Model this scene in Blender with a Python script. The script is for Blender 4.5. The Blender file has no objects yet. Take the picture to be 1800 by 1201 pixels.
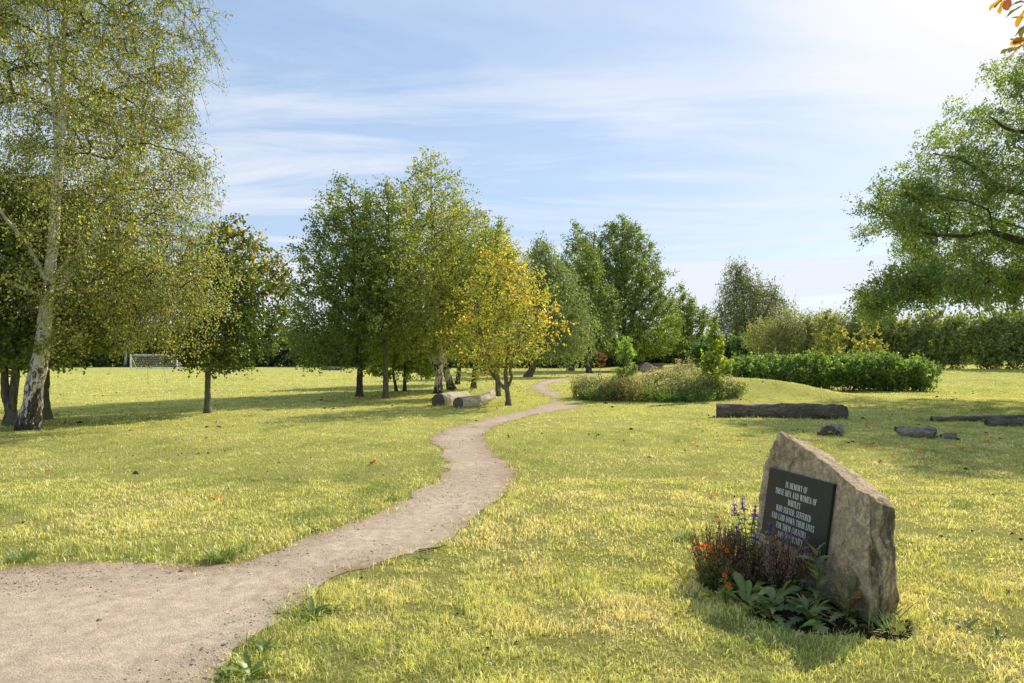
import bpy, bmesh, math
import numpy as np
from mathutils import Vector
from mathutils.geometry import tessellate_polygon
PI = math.pi
C = bpy.data.collections.new("park"); bpy.context.scene.collection.children.link(C)
scene = bpy.context.scene
EYE = 1.6; HOR = 630.0; F = 1200.0; CX = 900.0

def gp(px, py):
    """a photograph position on level ground -> (x, y)"""
    Y = F * EYE / (py - HOR)
    return ((px - CX) / F * Y, Y)
def at(px, py, Y):
    return np.array([(px - CX) / F * Y, Y, EYE + (HOR - py) / F * Y])

# ------------------------------------------------------------------ noise
def _h(ix, iy, iz, seed):
    n = (ix.astype(np.int64) * 374761393 + iy.astype(np.int64) * 668265263 + iz.astype(np.int64) * 2147483647 + seed * 1274126177) & 0x7fffffff
    n = ((n ^ (n >> 13)) * 1274126177) & 0x7fffffff
    n = (n ^ (n >> 16)) & 0xffff
    return n / 65535.0
def noise3(p, scale=1.0, seed=0):
    p = np.asarray(p, float) * scale
    i = np.floor(p); f = p - i; f = f * f * (3 - 2 * f); i = i.astype(np.int64)
    r = 0
    for dx in (0, 1):
        wx = f[..., 0] if dx else 1 - f[..., 0]
        for dy in (0, 1):
            wy = f[..., 1] if dy else 1 - f[..., 1]
            for dz in (0, 1):
                wz = f[..., 2] if dz else 1 - f[..., 2]
                r = r + wx * wy * wz * _h(i[..., 0] + dx, i[..., 1] + dy, i[..., 2] + dz, seed)
    return r * 2 - 1
def fbm3(p, scale=1.0, seed=0, oct=4):
    r = 0; a = 0.5
    for k in range(oct):
        r = r + a * noise3(p, scale * 2 ** k, seed + k * 17); a *= 0.5
    return r
def fbm2(x, y, scale=1.0, seed=0, oct=4):
    return fbm3(np.stack([x, y, np.zeros_like(x)], -1), scale, seed, oct)
def sstep(a, b, x):
    t = np.clip((x - a) / (b - a), 0, 1); return t * t * (3 - 2 * t)
def unit(v):
    return v / (np.linalg.norm(v, axis=-1, keepdims=True) + 1e-9)

# ------------------------------------------------------------------ mesh builder
class MB:
    def __init__(s): s.v = []; s.c = []; s.f = {3: [], 4: []}; s.m = {3: [], 4: []}; s.n = 0; s.extra = []
    def add(s, v, faces, col=None, mi=0):
        v = np.asarray(v, float).reshape(-1, 3); s.v.append(v)
        c = np.ones((len(v), 4)); 
        if col is not None: c[:, :3] = col
        s.c.append(c)
        faces = np.asarray(faces, np.int64)
        if faces.size:
            s.f[faces.shape[1]].append(faces + s.n); s.m[faces.shape[1]].append(np.full(len(faces), mi))
        s.n += len(v)
    def addfaces(s, faces, off, mi=0):
        faces = np.asarray(faces, np.int64); s.f[faces.shape[1]].append(faces + off); s.m[faces.shape[1]].append(np.full(len(faces), mi))
    def build(s, name, mats, parent=None, smooth=True, loc=None):
        V = np.concatenate(s.v); Cc = np.concatenate(s.c)
        o3 = np.zeros(3)
        if parent is not None: o3 = np.array(parent_world(parent))
        elif loc is not None: o3 = np.array(loc, float)
        V = V - o3
        me = bpy.data.meshes.new(name)
        t = np.concatenate(s.f[3]) if s.f[3] else np.zeros((0, 3), np.int64)
        q = np.concatenate(s.f[4]) if s.f[4] else np.zeros((0, 4), np.int64)
        me.vertices.add(len(V)); me.vertices.foreach_set('co', V.astype(np.float32).ravel())
        nl = t.size + q.size
        me.loops.add(nl); me.loops.foreach_set('vertex_index', np.concatenate([t.ravel(), q.ravel()]).astype(np.int32))
        npoly = len(t) + len(q); me.polygons.add(npoly)
        st = np.concatenate([np.arange(len(t)) * 3, t.size + np.arange(len(q)) * 4]).astype(np.int32)
        me.polygons.foreach_set('loop_start', st)
        mi = np.concatenate((s.m[3] + s.m[4]) or [np.zeros(0)]).astype(np.int32)
        me.polygons.foreach_set('material_index', mi)
        me.polygons.foreach_set('use_smooth', np.full(npoly, smooth))
        a = me.attributes.new('Col', 'FLOAT_COLOR', 'POINT'); a.data.foreach_set('color', Cc.astype(np.float32).ravel())
        for m in (mats if isinstance(mats, (list, tuple)) else [mats]): me.materials.append(m)
        me.update(calc_edges=True); me.validate()
        o = bpy.data.objects.new(name, me); C.objects.link(o)
        if parent is not None: o.parent = parent
        else: o.location = o3
        return o
def parent_world(p):
    l = Vector(p.location)
    while p.parent: p = p.parent; l = l + Vector(p.location)
    return l
def tag(o, label=None, cat=None, group=None, kind=None):
    if label: o['label'] = label
    if cat: o['category'] = cat
    if group: o['group'] = group
    if kind: o['kind'] = kind
    return o
def thing(name, label, cat, loc, group=None):
    o = bpy.data.objects.new(name, None); C.objects.link(o); o.location = loc; o.empty_display_size = .2
    return tag(o, label, cat, group)

def tubes(mb, P, R, sides=5, col=None, mi=0, cap=False):
    """P (B,n,3), R (B,n)"""
    P = np.asarray(P, float); R = np.asarray(R, float)
    if P.ndim == 2: P = P[None]; R = R[None]
    B, n, _ = P.shape
    if B == 0: return
    T = np.gradient(P, axis=1); T = unit(T)
    d = unit(P[:, -1] - P[:, 0]); ref = np.where(np.abs(d[:, 2:3]) > .8, np.array([[1., 0.1, 0]]), np.array([[0.05, 0, 1.]]))
    U = unit(np.cross(T, ref[:, None, :])); W = np.cross(T, U)
    a = np.arange(sides) / sides * 2 * PI
    ring = U[:, :, None] * np.cos(a)[None, None, :, None] + W[:, :, None] * np.sin(a)[None, None, :, None]
    V = P[:, :, None] + ring * R[:, :, None, None]
    k = np.arange(sides); k2 = (k + 1) % sides
    i = np.arange(n - 1)
    q = np.stack([i[:, None] * sides + k, i[:, None] * sides + k2, (i[:, None] + 1) * sides + k2, (i[:, None] + 1) * sides + k], -1).reshape(-1, 4)
    Fq = (q[None] + (np.arange(B) * n * sides)[:, None, None]).reshape(-1, 4)
    cc = None
    if col is not None:
        col = np.asarray(col, float)
        cc = np.repeat(col, n * sides, axis=0) if col.ndim == 2 else col
    mb.add(V.reshape(-1, 3), Fq, cc, mi)

def leaves(mb, pos, axis, nor, L, W, col, mi=0, fold=0.0):
    s = unit(np.cross(nor, axis)); n2 = np.cross(axis, s)
    L = np.asarray(L)[:, None]; W = np.asarray(W)[:, None]
    a = axis * L * .5
    v0 = pos - a; v2 = pos + a; mid = pos - a * .1 
    v1 = mid + s * W * .5 + n2 * W * fold; v3 = mid - s * W * .5 + n2 * W * fold
    V = np.stack([v0, v1, v2, v3], 1).reshape(-1, 3)
    Fq = np.arange(len(pos) * 4).reshape(-1, 4)
    mb.add(V, Fq, np.repeat(col, 4, axis=0), mi)

# ------------------------------------------------------------------ materials
def newmat(name):
    m = bpy.data.materials.new(name); m.use_nodes = True; nt = m.node_tree; nt.nodes.clear()
    out = nt.nodes.new('ShaderNodeOutputMaterial')
    return m, nt, out
def N(nt, t, **kw):
    n = nt.nodes.new(t)
    for k, v in kw.items():
        if k.startswith('i_'):
            n.inputs[k[2:].replace('_', ' ')].default_value = v
        else: setattr(n, k, v)
    return n
def ramp(nt, fac, stops):
    r = nt.nodes.new('ShaderNodeValToRGB'); e = r.color_ramp.elements
    while len(e) < len(stops): e.new(.5)
    for el, (p, c) in zip(e, stops):
        el.position = p; el.color = (*c, 1) if len(c) == 3 else c
    if fac is not None: nt.links.new(fac, r.inputs[0])
    return r
def mixc(nt, fac, a, b, mode='MIX'):
    m = nt.nodes.new('ShaderNodeMix'); m.data_type = 'RGBA'; m.blend_type = mode
    for sock, v in ((m.inputs[0], fac), (m.inputs[6], a), (m.inputs[7], b)):
        if isinstance(v, (int, float)): sock.default_value = v
        elif isinstance(v, tuple): sock.default_value = (*v, 1)
        else: nt.links.new(v, sock)
    return m.outputs[2]
def noise_n(nt, scale, detail=6, rough=.6, vec=None, dist=0.0):
    n = N(nt, 'ShaderNodeTexNoise'); n.inputs['Scale'].default_value = scale; n.inputs['Detail'].default_value = detail
    n.inputs['Roughness'].default_value = rough; n.inputs['Distortion'].default_value = dist
    if vec is not None: nt.links.new(vec, n.inputs['Vector'])
    return n.outputs['Fac']
def objco(nt, scale=(1, 1, 1)):
    t = N(nt, 'ShaderNodeTexCoord'); mp = N(nt, 'ShaderNodeMapping'); mp.inputs['Scale'].default_value = scale
    nt.links.new(t.outputs['Object'], mp.inputs[0]); return mp.outputs[0]
def geoco(nt, scale=(1, 1, 1)):
    t = N(nt, 'ShaderNodeNewGeometry'); mp = N(nt, 'ShaderNodeMapping'); mp.inputs['Scale'].default_value = scale
    nt.links.new(t.outputs['Position'], mp.inputs[0]); return mp.outputs[0]
def bsdf(nt, out, col, rough=.9, bump=None, bstr=.5, bdist=.02, spec=.2):
    p = N(nt, 'ShaderNodeBsdfPrincipled')
    if isinstance(col, tuple): p.inputs['Base Color'].default_value = (*col, 1)
    else: nt.links.new(col, p.inputs['Base Color'])
    p.inputs['Roughness'].default_value = rough; p.inputs['Specular IOR Level'].default_value = spec
    if bump is not None:
        b = N(nt, 'ShaderNodeBump'); b.inputs['Strength'].default_value = bstr; b.inputs['Distance'].default_value = bdist
        nt.links.new(bump, b.inputs['Height']); nt.links.new(b.outputs[0], p.inputs['Normal'])
    nt.links.new(p.outputs[0], out.inputs[0]); return p

def leaf_mat(name, trans=.45, gloss=.05, tint=(1.25, 1.2, .55), grough=.4, gain=3.05):
    m, nt, out = newmat(name)
    a = N(nt, 'ShaderNodeAttribute'); a.attribute_name = 'Col'
    gn = mixc(nt, 1.0, a.outputs['Color'], (gain, gain, gain), 'MULTIPLY')
    d = N(nt, 'ShaderNodeBsdfDiffuse'); nt.links.new(gn, d.inputs[0])
    t = N(nt, 'ShaderNodeBsdfTranslucent'); tc = mixc(nt, 1.0, gn, tint, 'MULTIPLY'); nt.links.new(tc, t.inputs[0])
    x = N(nt, 'ShaderNodeMixShader'); x.inputs[0].default_value = trans
    nt.links.new(d.outputs[0], x.inputs[1]); nt.links.new(t.outputs[0], x.inputs[2])
    g = N(nt, 'ShaderNodeBsdfGlossy'); g.inputs['Roughness'].default_value = grough; g.inputs[0].default_value = (1, 1, .95, 1)
    y = N(nt, 'ShaderNodeMixShader'); y.inputs[0].default_value = gloss
    nt.links.new(x.outputs[0], y.inputs[1]); nt.links.new(g.outputs[0], y.inputs[2])
    nt.links.new(y.outputs[0], out.inputs[0]); return m
M = {}
M['leaf'] = leaf_mat('leaf', .55, .055, tint=(1.2, 1.15, .6))
M['leaf_soft'] = leaf_mat('leaf_soft', .45, .04, gain=2.2)
M['grass'] = leaf_mat('grass_blade', .44, .06, tint=(1.15, 1.03, .66), grough=.45, gain=3.3)
M['flower'] = leaf_mat('petal', .35, .02, tint=(1, 1, 1), gain=1.75)

def make_bark(name, c1, c2, c3, sc=14):
    m, nt, out = newmat(name)
    co = objco(nt, (1, 1, .25))
    n1 = noise_n(nt, sc, 8, .65, co, .4); n2 = noise_n(nt, 1.6, 4, .6, objco(nt))
    c = ramp(nt, n1, [(.3, c1), (.52, c2), (.72, c3)])
    cc = mixc(nt, ramp(nt, n2, [(.45, (0, 0, 0)), (.7, (1, 1, 1))]).outputs[0], c.outputs[0], tuple(x * .6 + y * .1 for x, y in zip(c2, (.6, .9, .3))))
    bsdf(nt, out, cc, .95, n1, .9, .03); return m
M['bark'] = make_bark('bark_grey_brown', (.035, .028, .02), (.10, .083, .062), (.19, .165, .13))
M['bark_pale'] = make_bark('bark_pale', (.06, .05, .036), (.17, .145, .105), (.30, .27, .21))
def birch_bark():
    m, nt, out = newmat('birch_bark')
    co = objco(nt, (1, 1, 1)); sep = N(nt, 'ShaderNodeSeparateXYZ'); nt.links.new(objco(nt), sep.inputs[0])
    hz = objco(nt, (2.2, 2.2, 9)); lent = noise_n(nt, 2.2, 5, .6, hz, .3)
    patch = noise_n(nt, 3.2, 7, .7, objco(nt, (1, 1, .55)), .8)
    crk = noise_n(nt, 16, 6, .7, objco(nt, (1, 1, .3)), .5)
    # plates of black bark low on the trunk, thinning with height
    mr = N(nt, 'ShaderNodeMapRange'); mr.inputs[1].default_value = .0; mr.inputs[2].default_value = 3.2; mr.inputs[3].default_value = .10; mr.inputs[4].default_value = -.20
    nt.links.new(sep.outputs[2], mr.inputs[0])
    ad = N(nt, 'ShaderNodeMath', operation='ADD'); nt.links.new(patch, ad.inputs[0]); nt.links.new(mr.outputs[0], ad.inputs[1])
    ad2 = N(nt, 'ShaderNodeMath', operation='MULTIPLY_ADD'); nt.links.new(crk, ad2.inputs[0]); ad2.inputs[1].default_value = .35; nt.links.new(ad.outputs[0], ad2.inputs[2])
    mask = ramp(nt, ad2.outputs[0], [(.66, (0, 0, 0)), (.72, (1, 1, 1))])
    white = ramp(nt, noise_n(nt, 5, 4, .6, co), [(.3, (.60, .53, .43)), (.6, (.80, .75, .67))])
    w2 = mixc(nt, ramp(nt, lent, [(.66, (0, 0, 0)), (.72, (1, 1, 1))]).outputs[0], white.outputs[0], (.12, .09, .07))
    dark = ramp(nt, crk, [(.35, (.018, .014, .011)), (.65, (.11, .09, .07))])
    col = mixc(nt, mask.outputs[0], w2, dark.outputs[0])
    bsdf(nt, out, col, .8, ad2.outputs[0], .8, .03); return m
M['birch'] = birch_bark()
M['birch_limb'] = make_bark('birch_limb', (.035, .026, .02), (.085, .066, .05), (.16, .13, .10), 8)

def ground_mat():
    m, nt, out = newmat('lawn_ground')
    g = geoco(nt)
    a = noise_n(nt, .35, 5, .6, g); b = noise_n(nt, 3.0, 6, .65, geoco(nt, (1, .55, 1))); c = noise_n(nt, 26, 5, .7, g)
    base = ramp(nt, b, [(.28, (.34, .36, .08)), (.5, (.54, .54, .17)), (.72, (.66, .61, .26))])
    col = mixc(nt, ramp(nt, a, [(.35, (0, 0, 0)), (.68, (1, 1, 1))]).outputs[0], base.outputs[0], (.60, .59, .19))
    f = ramp(nt, c, [(.25, (.45, .45, .40)), (.6, (1.05, 1.05, 1))])
    col = mixc(nt, 1.0, col, f.outputs[0], 'MULTIPLY')
    # bare, scuffed soil patches
    s = noise_n(nt, 1.1, 6, .75, geoco(nt, (.8, 1.5, 1)), .6)
    col = mixc(nt, ramp(nt, s, [(.66, (0, 0, 0)), (.74, (.85, .85, .85))]).outputs[0], col, (.115, .085, .045))
    # soil near the camera, where real blades cover it
    ln = N(nt, 'ShaderNodeVectorMath', operation='LENGTH'); nt.links.new(g, ln.inputs[0])
    col = mixc(nt, ramp(nt, N(nt, 'ShaderNodeMapRange', i_From_Min=4, i_From_Max=22).outputs[0], [(0, (.6, .6, .6)), (1, (0, 0, 0))]).outputs[0], col, (.17, .165, .05))
    mr = [n for n in nt.nodes if n.type == 'MAP_RANGE'][0]; nt.links.new(ln.outputs['Value'], mr.inputs[0])
    bsdf(nt, out, col, 1.0, c, .9, .05, .0); return m
M['ground'] = ground_mat()
def path_mat():
    m, nt, out = newmat('trodden_gravel')
    g = geoco(nt)
    a = noise_n(nt, .9, 5, .6, g); b = noise_n(nt, 9, 6, .7, g); c = noise_n(nt, 42, 8, .95, g)
    v = N(nt, 'ShaderNodeTexVoronoi'); v.inputs['Scale'].default_value = 90; nt.links.new(g, v.inputs['Vector'])
    col = ramp(nt, a, [(.3, (.69, .54, .395)), (.7, (.87, .70, .525))]).outputs[0]
    col = mixc(nt, ramp(nt, b, [(.32, (0, 0, 0)), (.7, (.7, .7, .7))]).outputs[0], col, (.33, .265, .195))
    sp = ramp(nt, c, [(.32, (.35, .35, .38)), (.46, (.95, .95, .95)), (.60, (1, 1, 1)), (.72, (1.5, 1.48, 1.42))])
    col = mixc(nt, 1.0, col, sp.outputs[0], 'MULTIPLY')
    at_ = N(nt, 'ShaderNodeAttribute'); at_.attribute_name = 'Col'
    col = mixc(nt, 1.0, col, at_.outputs['Color'], 'MULTIPLY')
    ad = N(nt, 'ShaderNodeMath', operation='MULTIPLY_ADD'); nt.links.new(v.outputs['Distance'], ad.inputs[0]); ad.inputs[1].default_value = -.6; nt.links.new(c, ad.inputs[2])
    ad2 = N(nt, 'ShaderNodeMath', operation='MULTIPLY_ADD'); nt.links.new(b, ad2.inputs[0]); ad2.inputs[1].default_value = 1.5; nt.links.new(ad.outputs[0], ad2.inputs[2])
    bsdf(nt, out, col, 1.0, ad2.outputs[0], .7, .012, .05); return m
M['path'] = path_mat()
def attr_mat(name, rough=.9, sc=30, bstr=.5, bdist=.01, amt=.5, spec=.2, stretch=(1, 1, 1)):
    m, nt, out = newmat(name)
    a = N(nt, 'ShaderNodeAttribute'); a.attribute_name = 'Col'
    n = noise_n(nt, sc, 7, .7, objco(nt, stretch), .3)
    r = ramp(nt, n, [(.25, (1 - amt,) * 3), (.75, (1 + amt,) * 3)])
    bsdf(nt, out, mixc(nt, 1.0, a.outputs['Color'], r.outputs[0], 'MULTIPLY'), rough, n, bstr, bdist, spec); return m
M['soil'] = attr_mat('soil', 1.0, 40, .9, .03, .6, .0)
M['pebble'] = attr_mat('pebble', .8, 60, .3, .003, .25)
M['wood_end'] = attr_mat('cut_wood', .95, 18, .8, .02, .45)
M['white_paint'] = attr_mat('white_paint', .5, 6, .1, .002, .12)
M['twig'] = attr_mat('stem', .9, 30, .3, .004, .3)
def wood_mat(name, dark, mid, pale, axis_stretch):
    m, nt, out = newmat(name)
    co = objco(nt, axis_stretch)
    n1 = noise_n(nt, 9, 8, .7, co, .5); n2 = noise_n(nt, 2.2, 5, .6, objco(nt))
    col = ramp(nt, n1, [(.3, dark), (.5, mid), (.72, pale)])
    c2 = mixc(nt, ramp(nt, n2, [(.4, (0, 0, 0)), (.7, (.6, .6, .6))]).outputs[0], col.outputs[0], tuple(.5 * (a + b) for a, b in zip(dark, mid)))
    bsdf(nt, out, c2, .95, n1, 1.0, .04); return m
M['log_dark'] = wood_mat('weathered_dark_wood', (.035, .028, .023), (.205, .16, .12), (.48, .40, .32), (.35, 3, 3))
M['log_pale'] = wood_mat('weathered_pale_wood', (.30, .24, .18), (.60, .52, .41), (.76, .69, .58), (1.0, 1.0, 1.6))
M['log_grey'] = wood_mat('weathered_grey_wood', (.08, .066, .05), (.34, .29, .22), (.58, .50, .40), (1.4, 1.4, 3))
def stone_mat():
    m, nt, out = newmat('rough_sandstone')
    co = objco(nt)
    a = noise_n(nt, 2.6, 6, .65, co, .5); b = noise_n(nt, 11, 8, .7, co, .4); c = noise_n(nt, 60, 4, .8, co); d = noise_n(nt, 4.2, 8, .72, objco(nt, (1, 1, .4)), 1.0)
    col = ramp(nt, a, [(.28, (.54, .405, .255)), (.48, (.80, .62, .41)), (.7, (.94, .80, .60))]).outputs[0]
    col = mixc(nt, ramp(nt, b, [(.36, (.9, .9, .9)), (.56, (0, 0, 0))]).outputs[0], col, (.38, .30, .20))
    col = mixc(nt, ramp(nt, d, [(.56, (0, 0, 0)), (.68, (.8, .8, .8))]).outputs[0], col, (.065, .058, .047))
    yl = noise_n(nt, 3.3, 7, .75, objco(nt, (1.3, 1.3, .8)), .3)
    col = mixc(nt, ramp(nt, yl, [(.6, (0, 0, 0)), (.72, (.55, .55, .55))]).outputs[0], col, (.36, .27, .085))
    # black lichen streaks on the end face (object attribute)
    at_ = N(nt, 'ShaderNodeAttribute'); at_.attribute_name = 'Col'
    sepc = N(nt, 'ShaderNodeSeparateColor'); nt.links.new(at_.outputs['Color'], sepc.inputs[0])
    st = noise_n(nt, 7, 8, .75, objco(nt, (1.2, 1.2, .45)), .6)
    ml = N(nt, 'ShaderNodeMath', operation='MULTIPLY'); nt.links.new(ramp(nt, st, [(.42, (0, 0, 0)), (.58, (1, 1, 1))]).outputs[0], ml.inputs[0]); nt.links.new(sepc.outputs[0], ml.inputs[1])
    col = mixc(nt, ml.outputs[0], col, (.045, .042, .036))
    col = mixc(nt, 1.0, col, ramp(nt, c, [(.3, (.68, .68, .68)), (.7, (1.4, 1.4, 1.4))]).outputs[0], 'MULTIPLY')
    e_ = noise_n(nt, 24, 10, .82, co, .2); col = mixc(nt, 1.0, col, ramp(nt, e_, [(.34, (.58, .55, .51)), (.5, (1.0, 1.0, 1.0)), (.68, (1.35, 1.33, 1.28))]).outputs[0], 'MULTIPLY')
    pl = noise_n(nt, 15, 6, .7, co); col = mixc(nt, ramp(nt, pl, [(.64, (0, 0, 0)), (.69, (.5, .5, .5))]).outputs[0], col, (.62, .60, .52))
    # darker and browner towards the foot of the stone, broken by noise
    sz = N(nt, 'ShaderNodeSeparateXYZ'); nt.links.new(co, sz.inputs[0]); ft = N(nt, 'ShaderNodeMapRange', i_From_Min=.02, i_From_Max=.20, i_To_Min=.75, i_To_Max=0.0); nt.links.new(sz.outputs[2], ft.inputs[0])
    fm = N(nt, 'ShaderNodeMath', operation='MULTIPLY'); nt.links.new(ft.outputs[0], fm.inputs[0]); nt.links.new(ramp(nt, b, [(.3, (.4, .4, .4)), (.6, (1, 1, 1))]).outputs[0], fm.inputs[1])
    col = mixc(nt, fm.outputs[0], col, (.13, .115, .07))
    ad = N(nt, 'ShaderNodeMath', operation='MULTIPLY_ADD'); nt.links.new(c, ad.inputs[0]); ad.inputs[1].default_value = .35; nt.links.new(b, ad.inputs[2])
    bsdf(nt, out, col, .95, ad.outputs[0], 1.0, .05, .1); return m
M['stone'] = stone_mat()
def slate_mat():
    m, nt, out = newmat('dark_slate')
    n = noise_n(nt, 14, 5, .6, objco(nt))
    bsdf(nt, out, ramp(nt, n, [(.3, (.022, .023, .023)), (.7, (.036, .037, .036))]).outputs[0], .42, n, .05, .002, .4); return m
M['slate'] = slate_mat()
m, nt, out = newmat('white_lettering'); n_ = noise_n(nt, 90, 4, .7, objco(nt))
bsdf(nt, out, ramp(nt, n_, [(.25, (.80, .80, .79)), (.6, (.95, .95, .94))]).outputs[0], .7); M['letter'] = m

# ------------------------------------------------------------------ path outline
Lpx = [(-420, 1085), (-200, 1035), (0, 1005), (110, 995), (190, 990), (290, 988), (380, 990), (470, 970), (600, 925), (700, 885), (760, 850), (783, 820), (778, 800), (765, 780), (763, 768), (785, 755), (850, 738), (910, 725), (955, 712), (970, 705), (965, 697), (940, 688), (932, 680), (950, 671), (985, 665), (1030, 660.5), (1075, 657.5)]
Rpx = [(350, 1201), (385, 1155), (460, 1095), (520, 1070), (595, 1020), (690, 990), (763, 963), (820, 923), (847, 900), (893, 873), (910, 843), (900, 823), (867, 793), (852, 770), (863, 755), (900, 740), (950, 728), (1000, 719), (1023, 714), (1010, 700), (972, 686), (963, 677), (987, 670), (1023, 664), (1075, 660)]
def catmull(P, k=8):
    P = np.array(P, float); Q = np.vstack([2 * P[0] - P[1], P, 2 * P[-1] - P[-2]]); r = []
    for i in range(1, len(Q) - 2):
        for t in np.arange(k) / k:
            a, b, c, d = Q[i - 1], Q[i], Q[i + 1], Q[i + 2]
            r.append(.5 * (2 * b + (c - a) * t + (2 * a - 5 * b + 4 * c - d) * t * t + (3 * b - a - 3 * c + d) * t ** 3))
    r.append(Q[-2]); return np.array(r)
Lw = np.array([gp(*p) for p in catmull(Lpx)]); Rw = np.array([gp(*p) for p in catmull(Rpx)])
Rw = np.vstack([[(-9, -.4), (-6, .6), (-4, 1.45), (-2.7, 2.25), (-2.0, 2.85)], Rw])
Lw = np.vstack([[(-9, 4.0)], Lw])
def dense(P, s=.12):
    o = [P[0]]
    for a, b in zip(P[:-1], P[1:]):
        n = max(1, int(np.linalg.norm(b - a) / (s * max(1, a[1] / 10)))); o += [a + (b - a) * (j + 1) / n for j in range(n)]
    return np.array(o)
def wob(P, seed):
    P = dense(P)
    n = fbm2(P[:, 0], P[:, 1], 3.2, seed, 4) * .20; m_ = fbm2(P[:, 0], P[:, 1], 3.2, seed + 9, 4) * .20
    return P + np.stack([n, m_], -1) * np.interp(P[:, 1], [10, 22], [1, .45])[:, None]
Lw = wob(Lw, 3); Rw = wob(Rw, 5)
PATH = np.vstack([Lw, Rw[::-1]])
def simplify(P, k): return P[::k]
def inside(x, y, poly):
    r = np.zeros(len(x), bool); xi, yi = poly[-1]
    for xj, yj in poly:
        if yi != yj:
            c = ((yj > y) != (yi > y)) & (x < (xi - xj) * (y - yj) / (yi - yj) + xj); r ^= c
        xi, yi = xj, yj
    return r
def dist_poly(x, y, poly):
    d = np.full(len(x), 1e9); P = np.vstack([poly, poly[:1]])
    for a, b in zip(P[:-1], P[1:]):
        ab = b - a; l2 = ab @ ab + 1e-12
        t = np.clip(((x - a[0]) * ab[0] + (y - a[1]) * ab[1]) / l2, 0, 1)
        d = np.minimum(d, (x - a[0] - t * ab[0]) ** 2 + (y - a[1] - t * ab[1]) ** 2)
    return np.sqrt(d)
PATH_C = simplify(PATH, 4)

# ------------------------------------------------------------------ terrain
def height_raw(x, y):
    z = .72 * np.exp(-(((x - 9.2) / 3.1) ** 2 + ((y - 30.0) / 3.0) ** 2)) + .10 * np.exp(-(((x - 6.2) / 2.6) ** 2 + ((y - 27) / 2.5) ** 2))
    z = z + .30 * np.exp(-(((x - 11.6) / 1.9) ** 2 + ((y - 28.2) / 1.7) ** 2))
    z = z + .75 * sstep(34, 54, y) * sstep(12, 24, x) * (1 - sstep(120, 300, y))
    return z
def height(x, y):
    x = np.atleast_1d(np.asarray(x, float)); y = np.atleast_1d(np.asarray(y, float))
    d = np.full(len(x), 9.0); k = (y < 70) & (np.abs(x) < 16) & (y > -3)
    if k.any(): 
        dd = dist_poly(x[k], y[k], PATH_C); dd[inside(x[k], y[k], PATH_C)] = 0; d[k] = dd
    amp = sstep(.25, 1.6, d)
    return height_raw(x, y) + amp * (.035 * fbm2(x, y, .45, 31, 4) + .012 * fbm2(x, y, 2.2, 8, 3)) * (1 - sstep(80, 160, np.abs(y)))
def gz(x, y): return float(height(x, y)[0])

xs = np.sinh(np.linspace(-5.6, 5.6, 331)) * 9.0
ys = np.concatenate([-np.sinh(np.linspace(5.2, .1, 30)) * 8, np.linspace(0, 36, 200), 36 + np.sinh(np.linspace(.02, 6.0, 120)) * 8])
X, Y = np.meshgrid(xs, ys); Z = height(X.ravel(), Y.ravel())
mb = MB(); nx, ny = len(xs), len(ys); I = np.arange(nx * ny).reshape(ny, nx)
mb.add(np.stack([X.ravel(), Y.ravel(), Z], -1), np.stack([I[:-1, :-1], I[:-1, 1:], I[1:, 1:], I[1:, :-1]], -1).reshape(-1, 4))
tag(mb.build('ground', M['ground']), kind='structure')

# the path: one sheet, triangulated with inner points through a fine grid
def path_sheet():
    from mathutils.geometry import delaunay_2d_cdt
    P = PATH; r_ = np.random.default_rng(1); pts = []
    for y0, y1, st in ((0, 8, .13), (8, 16, .2), (16, 30, .3), (30, 75, .5)):
        gx, gy = np.meshgrid(np.arange(-9, 16, st), np.arange(y0, y1, st)); gx, gy = gx.ravel() + r_.uniform(-.3, .3, gx.size) * st, gy.ravel() + r_.uniform(-.3, .3, gx.size) * st
        k = inside(gx, gy, P); gx, gy = gx[k], gy[k]; k = dist_poly(gx, gy, PATH_C) > st * .35; pts += list(zip(gx[k], gy[k]))
    n = len(P); al = [Vector((float(p[0]), float(p[1]))) for p in list(P) + pts]
    v, e, f, *_ = delaunay_2d_cdt(al, [(i, (i + 1) % n) for i in range(n)], [], 0, 1e-5)
    V = np.array([(q[0], q[1]) for q in v]); T = np.array(f); cen = V[T].mean(1); T = T[inside(cen[:, 0], cen[:, 1], P)]
    ar = np.cross(V[T[:, 1]] - V[T[:, 0]], V[T[:, 2]] - V[T[:, 0]]); T[ar < 0] = T[ar < 0][:, ::-1]
    d = dist_poly(V[:, 0], V[:, 1], PATH_C); nz = fbm2(V[:, 0], V[:, 1], 1.7, 21, 4); n2 = fbm2(V[:, 0], V[:, 1], .5, 23, 3)
    w = np.clip(np.exp(-d / .10) * (.8 + 2.4 * nz), 0, 1)[:, None]; wear = sstep(.25, .8, d + .5 * n2)[:, None]
    c = np.array([1, 1, 1.]) * (.93 + .12 * wear) ; c = c * (1 - w) + np.array([.66, .60, .50]) * w
    mb = MB(); mb.add(np.stack([V[:, 0], V[:, 1], .005 + .012 * sstep(.1, .5, d) * n2 * (d > .05)], -1), T, c)
    return tag(mb.build('path', M['path']), kind='structure')
path_sheet()

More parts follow.
